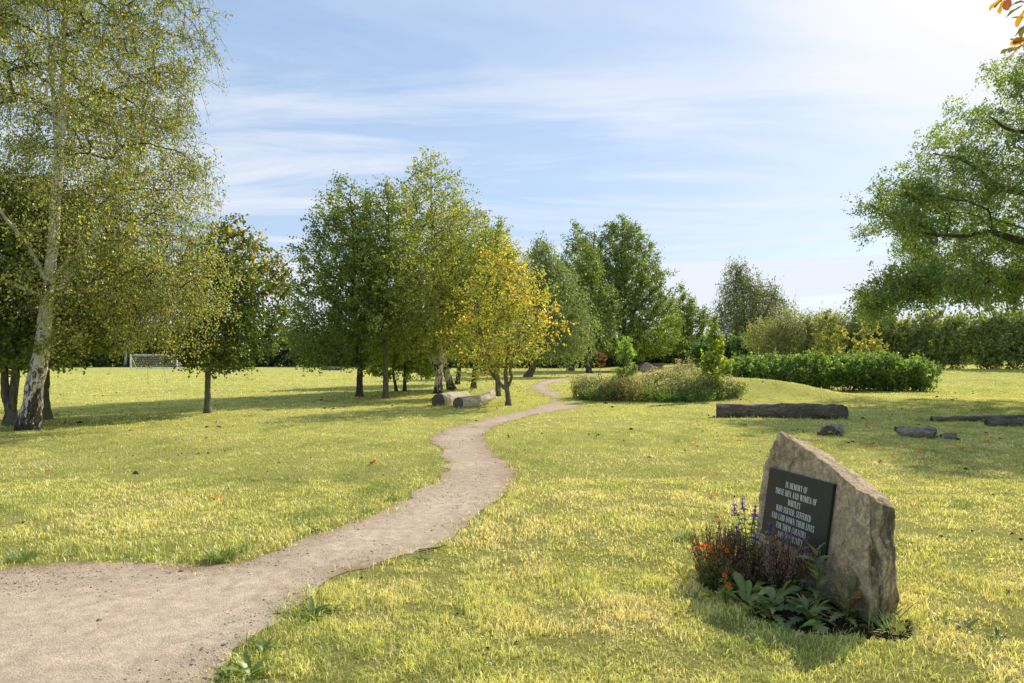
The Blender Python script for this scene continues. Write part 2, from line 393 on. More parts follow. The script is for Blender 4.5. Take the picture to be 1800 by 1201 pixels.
# ------------------------------------------------------------------ gravel on the path (stuff)
rng = np.random.default_rng(5)
def ico():
    bm = bmesh.new(); bmesh.ops.create_icosphere(bm, subdivisions=1, radius=1)
    v = np.array([x.co for x in bm.verts]); f = np.array([[q.index for q in p.verts] for p in bm.faces]); bm.free(); return v, f
IV, IF = ico()
def pebbles(mb, x, y, z, r, col, flat=.6):
    n = len(x); j = 1 + .35 * (rng.random((n, len(IV))) - .5)
    sc = np.stack([r * rng.uniform(.8, 1.3, n), r * rng.uniform(.7, 1.1, n), r * flat], -1)
    a = rng.uniform(0, 2 * PI, n); v = IV[None] * j[:, :, None] * sc[:, None, :]
    vx = v[..., 0] * np.cos(a)[:, None] - v[..., 1] * np.sin(a)[:, None]; vy = v[..., 0] * np.sin(a)[:, None] + v[..., 1] * np.cos(a)[:, None]
    V = np.stack([vx + x[:, None], vy + y[:, None], v[..., 2] + z[:, None]], -1)
    Fq = (IF[None] + (np.arange(n) * len(IV))[:, None, None]).reshape(-1, 3)
    mb.add(V.reshape(-1, 3), Fq, np.repeat(col, len(IV), axis=0))
mb = MB(); n = 130000
y = 1.2 + 15 * rng.random(n) ** 1.9; x = rng.uniform(-.86, .2, n) * (y + .6)
k = inside(x, y, PATH_C); x, y = x[k], y[k]
keep = rng.random(len(x)) < np.clip(.35 + fbm2(x, y, 1.3, 77, 4) * 1.2, .15, 1); x, y = x[keep], y[keep]
r = rng.lognormal(math.log(.0031), .48, len(x)) * (1 + .04 * y)
g_ = rng.uniform(.5, 1.25, len(x))[:, None] * np.where(rng.random(len(x))[:, None] < .5, np.array([[.46, .39, .31]]), np.array([[.62, .51, .39]]))
g_[rng.random(len(x)) < .24] *= .45
pebbles(mb, x, y, .005 + r * .15, r, g_)
tag(mb.build('gravel', M['pebble'], smooth=False), 'loose grey and tan grit scattered over the trodden path', 'gravel', kind='stuff')

# ------------------------------------------------------------------ grass (stuff)
rng = np.random.default_rng(11)
BED = (1.74, 4.66)   # planting in front of the stone
def in_bed(x, y, g=0):
    c, s_ = math.cos(.22), math.sin(.22)
    u = (x - BED[0]) * c + (y - BED[1]) * s_; v = -(x - BED[0]) * s_ + (y - BED[1]) * c
    e = (u / (.38 + g)) ** 2 + (v / (.70 + g)) ** 2
    e2 = ((x - 2.12) / (.24 + g)) ** 2 + ((y - 4.05) / (.15 + g)) ** 2
    w = fbm2(x, y, 5, 4, 3) * .5
    return np.minimum(e, e2) + w < 1
GREEN = np.array([.22, .24, .06]); YG = np.array([.298, .29, .105]); STRAW = np.array([.34, .30, .17]); DEEP = np.array([.07, .105, .022])
def grass_colour(x, y):
    a = fbm2(x, y, .55, 41, 4); b = fbm2(x, y * .6, 2.4, 43, 4); c_ = fbm2(x, y, 6.5, 45, 2)
    band = np.sin((x - .22 * y) * 4.6 + 2.2 * fbm2(x, y, .3, 47, 2)) * .13
    t = np.clip(.52 + band + a * .75 + b * .65 + c_ * .5, 0, 1)[:, None]
    col = GREEN * (1 - t) + YG * t
    s_ = np.clip(b * 1.1 + a * .8 - .12 + .5 * c_, 0, .6)[:, None]; col = col * (1 - s_) + STRAW * s_
    d = np.clip(-a * 1.2 - b * 1.5 - c_ * .4 - .24, 0, .8)[:, None]; col = col * (1 - d) + DEEP * d
    return col
LOGS = [(-2.46, 22.75, -1.75, 25.6), (-1.72, 21.75, -.74, 24.3), (5.62, 18.75, 8.72, 18.0), (10.75, 17.5, 14.6, 17.2), (11.25, 16.2, 14.4, 15.7), (6.6, 14.1, 6.85, 14.6), (8.1, 14.15, 8.8, 13.7)]
mbg = MB()
bands = [(1.4, 5.2, 6200, .0042, .030, .066, 2), (5.2, 9, 2700, .0065, .030, .062, 2), (9, 16, 950, .0115, .03, .06, 1), (16, 30, 300, .024, .032, .062, 1), (30, 70, 46, .062, .04, .075, 1)]
for (y0, y1, dens, w0, h0, h1, seg) in bands:
    area = (y1 - y0) * (1.72 * (y0 + y1) / 2 + 3); n = int(dens * area)
    y = np.sqrt(rng.uniform(y0 ** 2, y1 ** 2, n)); x = rng.uniform(-1, 1, n) * (.86 * y + 1.5)
    near = (np.abs(x) < 14) & (y < 70)
    d = np.full(n, 9.); d[near] = dist_poly(x[near], y[near], PATH_C); ins = np.zeros(n, bool); ins[near] = inside(x[near], y[near], PATH_C)
    jag = fbm2(x, y, 7, 60, 3) * .08
    p = np.where(ins, np.exp(-d / .08) * (d < .32) * .8 * np.clip(.6 + fbm2(x, y, 2.6, 61, 3) * 2.2, 0, 1.2), 1.0) * np.where(~ins & (d < .05 + jag), .55, 1)
    bare = fbm2(x, y * 1.25, 1.2, 88, 5); p = p * np.where(bare > .36, .18, 1.0) * np.clip(.80 + fbm2(x, y, 4.5, 90, 3) * 1.1, .3, 1)
    p = p * np.where(in_bed(x, y, .02), .02, 1)
    k = rng.random(n) < p; x, y, d = x[k], y[k], d[k]; n = len(x)
    clump = fbm2(x, y, 4.0, 91, 3)
    edge = np.exp(-np.maximum(d, 0) / .28)
    nl = np.zeros(n)
    for (ax_, ay_, bx_, by_) in LOGS:
        kk = (np.abs(x - (ax_ + bx_) / 2) < 4) & (np.abs(y - (ay_ + by_) / 2) < 4)
        if kk.any(): nl[kk] = np.maximum(nl[kk], np.exp(-(dist_poly(x[kk], y[kk], np.array([[ax_, ay_], [bx_, by_]])) / .42) ** 4))
    hh = .85 * rng.uniform(h0, h1, n) * (1 + 1.3 * nl * rng.random(n)) * (1 + 1.1 * np.clip(clump, -.4, .8) + .35 * edge * (y < 12)); ww = w0 * rng.uniform(.7, 1.35, n)
    col = grass_colour(x, y); col = col * (1 - .55 * edge[:, None] * (rng.random(n) < .6)[:, None]) + (GREEN * .8) * (.55 * edge[:, None] * (rng.random(n) < .6)[:, None])
    dead = rng.random(n) < (.10 if y1 < 17 else .03); col[dead] = STRAW * .9
    col = col * np.clip(rng.lognormal(0, .25 if y1 < 17 else .13, n), .5, 1.7)[:, None]
    z = height(x, y) - .004
    a = rng.uniform(0, 2 * PI, n) ; lean = rng.uniform(.25, 1.5, n)
    # tufts lean together
    a = a + fbm2(x, y, 3.1, 95, 2) * 2.5
    dx, dy = np.cos(a), np.sin(a); b_ = rng.uniform(0, 2 * PI, n); sx, sy = np.cos(b_), np.sin(b_)
    root = np.stack([x, y, z], -1); L = np.stack([dx, dy, np.zeros(n)], -1); S = np.stack([sx, sy, np.zeros(n)], -1)
    up = np.array([0, 0, 1.])
    tip = root + L * (hh * np.sin(lean))[:, None] + up * (hh * np.cos(lean * .8))[:, None]
    if seg == 2:
        mid = root + L * (hh * .38 * np.sin(lean * .6))[:, None] + up * (hh * .6 * np.cos(lean * .4))[:, None]
        V = np.stack([root - S * ww[:, None] * .5, root + S * ww[:, None] * .5, mid + S * ww[:, None] * .42, mid - S * ww[:, None] * .42, tip], 1)
        i = np.arange(n) * 5
        cc = np.stack([col * .74, col * .74, col, col, np.minimum(col * 1.15, .33)], 1).reshape(-1, 3)  # blade feet coloured darker, painting in the shade between blades
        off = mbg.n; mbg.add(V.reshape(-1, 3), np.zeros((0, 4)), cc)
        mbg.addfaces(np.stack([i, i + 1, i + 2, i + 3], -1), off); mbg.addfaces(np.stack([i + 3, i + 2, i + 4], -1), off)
    else:
        V = np.stack([root - S * ww[:, None] * .5, root + S * ww[:, None] * .5, tip], 1)
        cc = np.stack([col * .8, col * .8, np.minimum(col * 1.1, .33)], 1).reshape(-1, 3)  # same painted shade at the feet of the simpler blades
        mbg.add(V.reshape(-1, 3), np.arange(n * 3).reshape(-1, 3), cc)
tag(mbg.build('grass', M['grass']), 'short mown yellow green grass covering the lawn on both sides of the path', 'grass', kind='stuff')

# clods and worm casts on the turf (stuff)
rng = np.random.default_rng(12); mb = MB()
n = 5000; y = np.sqrt(rng.uniform(3.2 ** 2, 34 ** 2, n)); x = rng.uniform(-.86, .86, n) * y
k = ~inside(x, y, PATH_C) & (fbm2(x, y * 1.25, 1.2, 88, 5) > .30) & ~in_bed(x, y, .05); x, y = x[k], y[k]
r = rng.lognormal(math.log(.011), .5, len(x)) * (1 + .03 * y)
pebbles(mb, x, y, height(x, y) + .008, r, np.array([[.085, .060, .034]]) * rng.uniform(.6, 1.6, (len(x), 1)), .7)
tag(mb.build('soil_crumbs', M['soil'], smooth=False), 'dark soil crumbs and worm casts scattered over thin patches of the lawn', 'soil crumbs', kind='stuff')

# ------------------------------------------------------------------ trees
QL = 1.0
def pick_cols(rng, n, cols):
    pr = np.array([c[1] for c in cols], float); pr /= pr.sum()
    return np.array([c[0] for c in cols])[rng.choice(len(cols), n, p=pr)]
def foliage(mb, rng, tips, dirs, lf, mi=0, stem_mb=None, autumn=None):
    """clusters of leaves on short twigs round every branch tip"""
    T = len(tips); n = max(1, int(lf['n'] * QL)); kt = lf.get('twigs', max(1, n // 7)); m_ = max(1, n // kt)
    tw = unit(rng.normal(size=(T, kt, 3)) * lf.get('rand', .8) + dirs[:, None] * lf.get('out', .6) + np.array([0, 0, lf.get('lift', .15)]))
    tl = lf['spread'] * rng.uniform(.4, 1.25, (T, kt, 1))
    st = tips[:, None] - dirs[:, None] * lf['spread'] * rng.uniform(0, .9, (T, kt, 1)) + rng.normal(size=(T, kt, 3)) * lf['spread'] * lf.get('jit', .18)
    s = (np.arange(m_) + rng.random((T, kt, m_))) / m_
    dr = lf.get('droop', 0)
    tlm = tl[..., None, :] if False else tl[:, :, None, :]
    P = st[:, :, None] + tw[:, :, None] * tlm * s[..., None]
    P[..., 2] -= dr * (tlm[..., 0] * s) ** 1.4 * (1.0)
    P = P.reshape(-1, 3); P = P + rng.normal(size=P.shape) * lf.get('scat', .1 * lf['spread'])
    ax = tw[:, :, None] * .6 + rng.normal(size=(T, kt, m_, 3)) * .55 + np.array([0, 0, -lf.get('hang', .35)])
    ax = unit(ax.reshape(-1, 3)); nn = len(P)
    nor = unit(rng.normal(size=(nn, 3)) * .75 + np.array([0, 0, lf.get('flat', .8)]))
    L = lf['size'] * rng.uniform(.6, 1.3, nn); W = L * lf.get('asp', .62)
    col = pick_cols(rng, nn, lf['cols'])
    tb = np.repeat(rng.uniform(.72, 1.25, T), kt * m_)[:, None]
    col = col * tb * rng.uniform(.82, 1.18, nn)[:, None]
    if autumn is not None:
        w = np.repeat(autumn, kt * m_); sel = rng.random(nn) < w
        col[sel] = pick_cols(rng, sel.sum(), lf['autumn']) * rng.uniform(.75, 1.2, sel.sum())[:, None]
    leaves(mb, P, ax, nor, L, W, col, mi, lf.get('fold', .12))
    if stem_mb is not None:
        e = st[:, :, None] + tw[:, :, None] * tl[:, :, None] * np.array([0, .5, 1.])[None, None, :, None]
        e[..., 2] -= dr * (tl * np.array([0, .5, 1.])) ** 1.4
        e = e.reshape(-1, 3, 3); R = np.tile(np.array([.006, .0045, .002]) * lf.get('twr', 1), (len(e), 1))
        tubes(stem_mb, e, R, 3)

def skeleton(rng, base, stems, tips, climb=.8, w=.7, zmin=1.0, arch=.08, r_tip=.012, pw=.48, jit=.05):
    """attach every tip to the nearest sensible place on what has already grown"""
    pos, par = [], []; trunk_n = 0
    for S in stems:
        P = np.asarray(S[0], float)
        for i, p in enumerate(P):
            pos.append(p); par.append(-1 if i == 0 else len(pos) - 2)
    trunk_n = len(pos)
    cap = len(pos) + len(tips) * 4 + 5
    A = np.zeros((cap, 3)); A[:trunk_n] = pos; parent = np.full(cap, -1, int); parent[:trunk_n] = par
    ok = np.zeros(cap, bool); ok[:trunk_n] = A[:trunk_n, 2] > zmin; n = trunk_n
    axis = np.array([np.interp(tips[:, 2], np.asarray(stems[0][0])[:, 2], np.asarray(stems[0][0])[:, k]) for k in (0, 1)]).T
    order = np.argsort(np.linalg.norm(tips[:, :2] - axis, axis=1) + rng.random(len(tips)) * .2)
    paths = []; starts = []; dirs = np.zeros_like(tips)
    for ti in order:
        t = tips[ti]; d = t - A[:n]; hd = np.hypot(d[:, 0], d[:, 1]); L = np.linalg.norm(d, axis=1)
        cost = L + w * np.abs(d[:, 2] - climb * hd); cost[~ok[:n]] = 1e9
        b = int(np.argmin(cost)); p0 = A[b]; l = L[b] + 1e-6
        ctrl = p0 + (t - p0) * .5 + np.array([0, 0, arch * l]) + rng.normal(size=3) * jit * l
        s = np.array([.25, .5, .75, 1.])[:, None]
        pts = (1 - s) ** 2 * p0 + 2 * s * (1 - s) * ctrl + s * s * t
        pts[:3] += rng.normal(size=(3, 3)) * .018 * l
        idx = [b]
        for q in pts:
            A[n] = q; parent[n] = idx[-1]; ok[n] = True; idx.append(n); n += 1
        paths.append(idx); dirs[ti] = unit(pts[3] - pts[2])
    wgt = np.zeros(n); 
    for idx in paths: wgt[idx[-1]] += 1
    for i in range(n - 1, trunk_n - 1, -1): wgt[parent[i]] += wgt[i] if parent[i] >= 0 else 0
    rad = r_tip * np.maximum(wgt, .6) ** pw
    I = np.array(paths)
    R = rad[I]; R[:, 0] = np.minimum(R[:, 0], R[:, 1] * 1.15); R[:, -1] = np.minimum(R[:, -1], np.maximum(R[:, -1], r_tip * .5))
    return A[I], R, dirs

def crown_tips(rng, base, profile, n, pw=.42, lump=.28, sx=1.0, lscale=2.2):
    pr = np.array(profile, float); zs = np.linspace(pr[0, 0], pr[-1, 0], 200)
    rr = np.interp(zs, pr[:, 0], pr[:, 2]); cx = np.interp(zs, pr[:, 0], pr[:, 1])
    pdf = rr ** 1.35 + 1e-6; z = rng.choice(zs, n, p=pdf / pdf.sum()) + rng.normal(size=n) * .06
    r = np.interp(z, zs, rr); c = np.interp(z, zs, cx)
    phi = rng.uniform(0, 2 * PI, n); rho = r * rng.random(n) ** pw
    lm = fbm3(np.stack([np.cos(phi) * 1.3, np.sin(phi) * 1.3, z / max(1e-3, pr[:, 2].max()) * 1.1], -1), lscale, int(rng.integers(1e4)), 3)
    rho = rho * (1 + lump * 2 * lm)
    return np.stack([base[0] + c + rho * np.cos(phi), base[1] + rho * np.sin(phi), base[2] + z], -1)

def smooth_stem(P, k=5):
    return catmull(P, k)
def tree(name, label, cat, base, stems, profile, ntips, lf, seed, bark='bark', zmin=1.0, climb=.8, arch=.08, pw=.42, lump=.28, twigs=False, sides=5, r_tip=.012, rpw=.48, group=None, leafmat='leaf', w=.7, aut=None, extra_tips=None, clip=None):
    """stems: [(offsets from base [(dx,dy,z)...], radii)]"""
    rng = np.random.default_rng(seed)
    bx, by = base; bz = gz(bx, by); B = np.array([bx, by, bz])
    root = thing(name, label, cat, (bx, by, bz), group)
    ST = []
    wood = MB()
    for P, R in stems:
        P = np.array(P, float) + B; k = 6; Q = smooth_stem(P, k); rr = np.interp(np.linspace(0, 1, len(Q)), np.linspace(0, 1, len(R)), R)
        Q[1:-1, :2] += rng.normal(size=(len(Q) - 2, 2)) * rr[1:-1, None] * .05
        if P[0][2] - bz < .05:
            Q[0, 2] -= .12; hgt = Q[:, 2] - bz
            rr = rr * (1 + .5 * np.exp(-np.maximum(hgt, 0) / (.9 * R[0])))
        ST.append((Q, rr))
        nsd = 10 if sides >= 5 else 6
        v0 = wood.n; tubes(wood, Q, rr, nsd)
        if sides >= 5:
            V = wood.v[-1]; nz_ = fbm3(V * np.array([1, 1, .35]), 5 / max(.1, R[0] * 4), seed, 3); ctr = np.repeat(Q, nsd, axis=0); V += (V - ctr) * nz_[:, None] * .26
    md = lf.get('mind', 0)
    tips = crown_tips(rng, B, profile, int(ntips * (2.2 if md else 1)), pw, lump)
    if md:   # keep the clusters apart so that sky shows between them
        sc_ = np.array([1, 1, lf.get('mz', 1.0)]); kept = np.zeros((0, 3))
        for q in tips:
            if len(kept) == 0 or (((kept - q) * sc_) ** 2).sum(1).min() > md * md: kept = np.vstack([kept, q])
            if len(kept) >= ntips: break
        tips = kept
    if extra_tips is not None: tips = np.vstack([tips, np.array(extra_tips, float) + B])
    if clip is not None: tips = tips[clip(tips)]
    tips[:, 2] = np.maximum(tips[:, 2], bz + .35)
    P, R, D = skeleton(rng, B, ST, tips, climb, w, bz + zmin, arch, r_tip, rpw)
    tr_r = max(R_.max() for _, R_ in ST); R = np.minimum(R, tr_r * .62)
    br = wood; tubes(wood, P, R, sides, None, 1); tw = MB() if twigs else None
    fo = MB()
    A = None
    if aut is not None: A = aut(tips - B)
    foliage(fo, rng, tips, D, lf, 0, tw, A)
    if lf.get('mid', 0):   # leaves on the inner wood too
        ok = np.linalg.norm(P[:, 4] - P[:, 0], axis=1) > lf['spread'] * 1.2
        t2 = P[ok, 2] ; k = rng.random(len(t2)) < lf['mid']
        foliage(fo, rng, t2[k], D[ok][k] if ok.sum() == len(D) else unit(P[ok, 3] - P[ok, 2])[k], lf, 0, None, None if A is None else A[ok][k] * .8 if len(A) == len(ok) else None)
    if twigs:
        off = wood.n; wood.v += tw.v; wood.c += tw.c; wood.n += tw.n
        for k_ in (3, 4):
            wood.f[k_] += [q + off for q in tw.f[k_]]; wood.m[k_] += [q * 0 + 2 for q in tw.m[k_]]
    wood.build('trunk', [M[bark], M['birch_limb' if bark == 'birch' else bark], M['bark']], root)
    fo.build('crown', M[leafmat], root, smooth=False)
    return root

def G(r, g, b): return (r, g, b)
BIRCH_C = [(G(.105, .125, .032), 5), (G(.16, .175, .042), 4), (G(.075, .095, .026), 3.5), (G(.25, .21, .04), 1.0), (G(.26, .11, .03), .35)]
DARK_C = [(G(.052, .078, .018), 5), (G(.075, .10, .022), 4), (G(.12, .135, .025), 1.8), (G(.18, .15, .025), .35)]
MID_C = [(G(.085, .11, .026), 5), (G(.125, .145, .032), 4), (G(.06, .085, .02), 2.6), (G(.20, .18, .035), 1.0)]
GREY_C = [(G(.08, .10, .038), 5), (G(.105, .125, .05), 3), (G(.06, .078, .03), 3)]
YEL_C = [(G(.34, .25, .04), 4), (G(.34, .185, .035), 3), (G(.26, .24, .04), 3), (G(.15, .17, .03), 1.5), (G(.30, .125, .03), .9)]
ASH_C = [(G(.07, .105, .032), 5), (G(.10, .135, .036), 4), (G(.17, .185, .045), 2), (G(.055, .085, .026), 3)]

# --- big silver birch, left foreground
b0 = gp(50, 755); Yb = b0[1]
def rel(px, py, Y, b, dy=0): p = at(px, py, Y); return (p[0] - b[0], dy, p[2])
bst = [([(0, 0, 0), rel(60, 690, Yb, b0), rel(73, 610, Yb, b0), rel(82, 540, Yb, b0), rel(90, 460, Yb, b0), rel(99, 340, Yb, b0), rel(108, 220, Yb, b0), rel(114, 90, Yb, b0), rel(122, -60, Yb, b0), rel(128, -210, Yb, b0)], [.205, .19, .155, .135, .115, .10, .085, .065, .045, .02]),
       ([rel(91, 520, Yb, b0), rel(140, 440, Yb, b0, .2), rel(185, 340, Yb, b0, .35), rel(220, 220, Yb, b0, .5), rel(245, 110, Yb, b0, .6)], [.07, .06, .05, .035, .02]),
       ([rel(86, 500, Yb, b0), rel(60, 430, Yb, b0, -.3), rel(30, 380, Yb, b0, -.5), rel(-10, 300, Yb, b0, -.7)], [.055, .05, .035, .02]),
       ([rel(84, 545, Yb, b0), rel(120, 500, Yb, b0, -.5), rel(170, 465, Yb, b0, -.9), rel(250, 440, Yb, b0, -1.2)], [.05, .042, .03, .015]),
       ([rel(82, 525, Yb, b0), rel(45, 505, Yb, b0, -.2), rel(-5, 480, Yb, b0, -.3), rel(-70, 440, Yb, b0, -.4)], [.05, .045, .035, .02]),
       ([rel(104, 300, Yb, b0), rel(85, 180, Yb, b0, .2), rel(72, 60, Yb, b0, .3), rel(60, -60, Yb, b0, .35)], [.06, .05, .04, .02])]
birch_leaf = dict(mind=.455, mz=.72, n=220, twigs=12, size=.050, asp=.8, spread=.50, droop=.85, rand=.9, out=.35, lift=-.2, hang=.7, flat=.5, cols=BIRCH_C, jit=.34, mid=.10, scat=.062)
rgx = np.random.default_rng(2)
hang = []
for k in range(46):
    px = rgx.uniform(170, 395); py = rgx.uniform(470, 590) if px > 330 else rgx.uniform(480, 592)
    hang.append(rel(px, py, Yb, b0, rgx.uniform(-1.5, 1.5)))
for k in range(5): hang.append(rel(rgx.uniform(138, 158), rgx.uniform(590, 632), Yb, b0, -1.0 + rgx.uniform(-.1, .1)))
tree('silver_birch', 'tall silver birch with white and black trunk leaning over the lawn at far left', 'tree', b0, bst,
     [(2.55, .5, 2.4), (3.2, .8, 3.3), (4.0, .8, 3.55), (5.2, .6, 3.2), (6.5, .6, 3.0), (8, .65, 3.05), (9.5, .7, 2.9), (11, .8, 2.3), (12.6, .9, .8)], 1300, birch_leaf, 101, 'birch', 2.6, -.05, .18, .36, .2, True, 6, .0065, .46, w=.45, extra_tips=hang, clip=lambda t: ~((np.abs(t[:, 0] - (b0[0] + .35 + .05 * t[:, 2])) < .75) & (t[:, 1] < b0[1] + .3) & (t[:, 2] < 8.5)))

# --- trees left, behind the birch
MAPLE = dict(mind=.36, n=70, size=.10, asp=.85, spread=.42, lift=.1, hang=.3, flat=.9, cols=DARK_C, mid=.5)
b = gp(18, 748)
tree('field_maple', 'dark maple with a forked pale trunk behind the silver birch', 'tree', b,
     [([(0, 0, 0), (.0, 0, .45), (-.12, 0, .8), (-.22, .1, 1.5), (-.35, .2, 2.4), (-.3, .3, 4.4)], [.14, .13, .09, .08, .06, .02]),
      ([(.02, 0, .35), (.12, -.05, .8), (.20, -.1, 1.45), (.05, -.1, 2.1), (-.1, -.3, 3.0), (0, -.3, 4.8)], [.10, .09, .085, .07, .05, .02]),
      ([(.20, -.1, 1.4), (.42, 0, 1.8), (.62, .1, 2.6), (.8, .3, 4.0)], [.07, .06, .045, .015])],
     [(1.35, .1, 1.3), (2.2, .1, 1.9), (3.6, .1, 2.1), (5, 0, 1.5), (6.0, 0, .4)], 330, MAPLE, 102, 'bark_pale', 1.5, .7)
b = gp(78, 737)
tree('field_maple', 'dark maple with a single trunk showing just right of the birch trunk', 'tree', b,
     [([(0, 0, 0), (0, 0, .8), (.05, 0, 1.6), (.3, .1, 2.6), (.4, .1, 4.0), (.4, .1, 5.2)], [.15, .12, .11, .09, .06, .02])],
     [(1.7, .3, 1.4), (2.6, .4, 2.1), (4, .4, 2.2), (5.4, .3, 1.4), (6.2, .3, .4)], 330, MAPLE, 103, 'bark_pale', 1.8, .7)
b = gp(365, 725)
mp = dict(MAPLE); mp['cols'] = [(G(.034, .055, .013), 5), (G(.048, .07, .016), 4), (G(.08, .092, .018), 1.2)]; mp['autumn'] = [(G(.26, .20, .025), 2), (G(.22, .11, .02), 1), (G(.17, .16, .025), 2)]
tree('field_maple', 'small round headed maple with one slim trunk alone on the lawn right of the birch', 'tree', b,
     [([(0, 0, 0), (.0, 0, .7), (.03, 0, 1.35), (.2, 0, 2.3), (.35, .1, 3.6), (.5, 0, 5.1)], [.10, .085, .08, .065, .045, .015])],
     [(1.25, .3, .9), (1.9, .55, 1.55), (3.0, .65, 1.75), (4.0, .65, 1.65), (4.9, .6, 1.15), (5.75, .6, .35)], 420, mp, 104, 'bark_pale', 1.3, .8, aut=lambda t: np.clip((t[:, 2] - 3.8) * .18 + (t[:, 0] - .7) * .1, 0, .4))

# --- middle group
def straight(h, r, lean=(0, 0), n=6, wv=.06, seed=0):
    rg = np.random.default_rng(seed); z = np.linspace(0, h, n)
    P = np.stack([lean[0] * z / h + rg.normal(size=n) * wv * (z > 0) * (z < h), lean[1] * z / h + rg.normal(size=n) * wv * (z > 0) * (z < h), z], -1)
    return [(P, list(np.linspace(r, r * .12, n)))]
ALD = dict(mind=.42, n=72, size=.105, asp=.75, spread=.5, lift=.15, hang=.35, flat=.8, cols=MID_C, mid=.5)
b = gp(632, 697)
a1 = dict(ALD); a1['cols'] = DARK_C + [(G(.10, .13, .03), 2)]
tree('alder_tree', 'broad dark alder with drooping lower boughs, left edge of the middle group', 'tree', b, straight(8.6, .14, (-.4, 0), 7, .07, 1),
     [(1.25, -1.3, 1.4), (2.0, -1.0, 2.2), (3.4, -.6, 2.45), (5.2, -.5, 2.3), (6.8, -.5, 1.8), (8.3, -.6, 1.0), (9.3, -.7, .25)], 640, a1, 110, 'bark', 1.5, .6)
b = gp(678, 700)
tree('alder_tree', 'slender pale barked alder with bare lower trunk in the middle group', 'tree', b, straight(8.0, .125, (.1, 0), 7, .05, 2),
     [(2.0, .1, 1.1), (3.0, .2, 1.6), (5, .2, 1.8), (6.5, 0, 1.6), (7.8, -.1, 1.0), (8.8, 0, .3)], 460, ALD, 111, 'bark_pale', 1.9, .8)
YNG = dict(n=55, size=.12, asp=.85, spread=.42, lift=.05, hang=.4, flat=1.0, cols=[(G(.12, .17, .02), 4), (G(.16, .20, .025), 3), (G(.08, .12, .02), 3)], mid=.4)
b = gp(697, 688)
tree('young_maple', 'thin young maple with low bright leaves, left of the two under the group', 'tree', b, straight(4.2, .08, (-.05, 0), 5, .05, 3), [(.75, -.6, .8), (1.6, -.5, 1.2), (2.6, -.2, 1.2), (4.4, 0, .5)], 150, YNG, 112, 'bark', .7, .3)
b = gp(711, 688)
tree('young_maple', 'thin young maple with low bright leaves, right of the two under the group', 'tree', b, straight(4.8, .10, (.25, 0), 5, .05, 4), [(.7, .75, .75), (1.4, .8, 1.0), (2.4, .5, 1.2), (4.6, .3, .5)], 150, YNG, 113, 'bark', .7, .3)
b = gp(771, 692); Yk = b[1]
BL2 = dict(mind=.45, mz=.8, n=74, twigs=6, size=.10, asp=.75, spread=.62, droop=.45, rand=.8, out=.4, lift=-.1, hang=.6, flat=.6, cols=BIRCH_C[:4], jit=.28, mid=.3)
tree('silver_birch', 'tall silver birch with a stem leaning left, tallest crown of the middle group', 'tree', b,
     [([(0, 0, 0), (.02, 0, .7), (-.02, 0, 1.1), (-.42, .1, 1.75), (-.9, .2, 2.6), (-1.2, .2, 3.9), (-1.3, .2, 5.6), (-1.2, .2, 7.4)], [.20, .17, .16, .12, .10, .075, .05, .02]),
      ([(.02, 0, .95), (.12, 0, 1.7), (.0, 0, 2.6), (-.15, 0, 4.5), (-.3, 0, 7.5), (-.35, 0, 11.0)], [.14, .125, .12, .10, .07, .015])],
     [(1.9, -.3, 1.3), (3.0, -.2, 2.2), (5, 0, 2.5), (6.6, 0, 2.4), (8.2, -.15, 2.0), (9.2, -.2, 1.6), (10.3, -.3, .9), (11.2, -.35, .25)], 900, BL2, 114, 'birch', 2.0, .75, .05, .46, .3, False, 5, .009)
b = gp(790, 686)
tree('silver_birch', 'silver birch with a blotched lower trunk right behind the long pale log', 'tree', b,
     [([(.1, 0, 0), (-.05, 0, .6), (-.28, 0, 1.4), (-.35, 0, 2.4), (-.2, 0, 4.5), (0, 0, 7), (.3, 0, 9.3)], [.21, .18, .16, .14, .11, .07, .015])],
     [(2.2, .4, 1.4), (4.2, .9, 2.2), (6, 1.0, 2.3), (7.5, .9, 1.9), (9.0, .7, 1.1), (10.2, .5, .3)], 620, BL2, 115, 'birch', 2.0, .75, .05, .46, .3, False, 5, .009)
b = gp(804, 676)
tree('alder_tree', 'dark alder whose straight trunk stands behind the birches', 'tree', b, straight(8.4, .15, (.2, 0), 6, .05, 6), [(1.8, .2, 1.5), (3.5, .3, 2.3), (6, .4, 2.2), (8.8, .5, .4)], 380, dict(ALD, size=.13, cols=DARK_C), 116, 'bark', 1.8, .7)
b = gp(832, 683)
tree('alder_tree', 'alder with a dark trunk foot half hidden by low yellow leaves', 'tree', b, straight(8.0, .15, (.7, 0), 6, .05, 7), [(1.6, .2, 1.2), (3.5, .6, 1.9), (6, 1.0, 2.0), (8.4, 1.1, .5)], 360, dict(ALD, size=.125), 117, 'bark', 1.6, .75)
b = gp(876, 697)
tree('alder_tree', 'pale trunked alder directly behind the golden cherry', 'tree', b, straight(7.2, .12, (.05, 0), 6, .04, 8), [(2.0, .0, 1.0), (3.5, -.1, 1.4), (5.5, -.3, 1.3), (7.4, -.25, .35)], 300, dict(ALD, cols=[(G(.10, .13, .022), 4), (G(.16, .16, .025), 3), (G(.07, .10, .02), 2)]), 118, 'bark_pale', 1.9, .9)
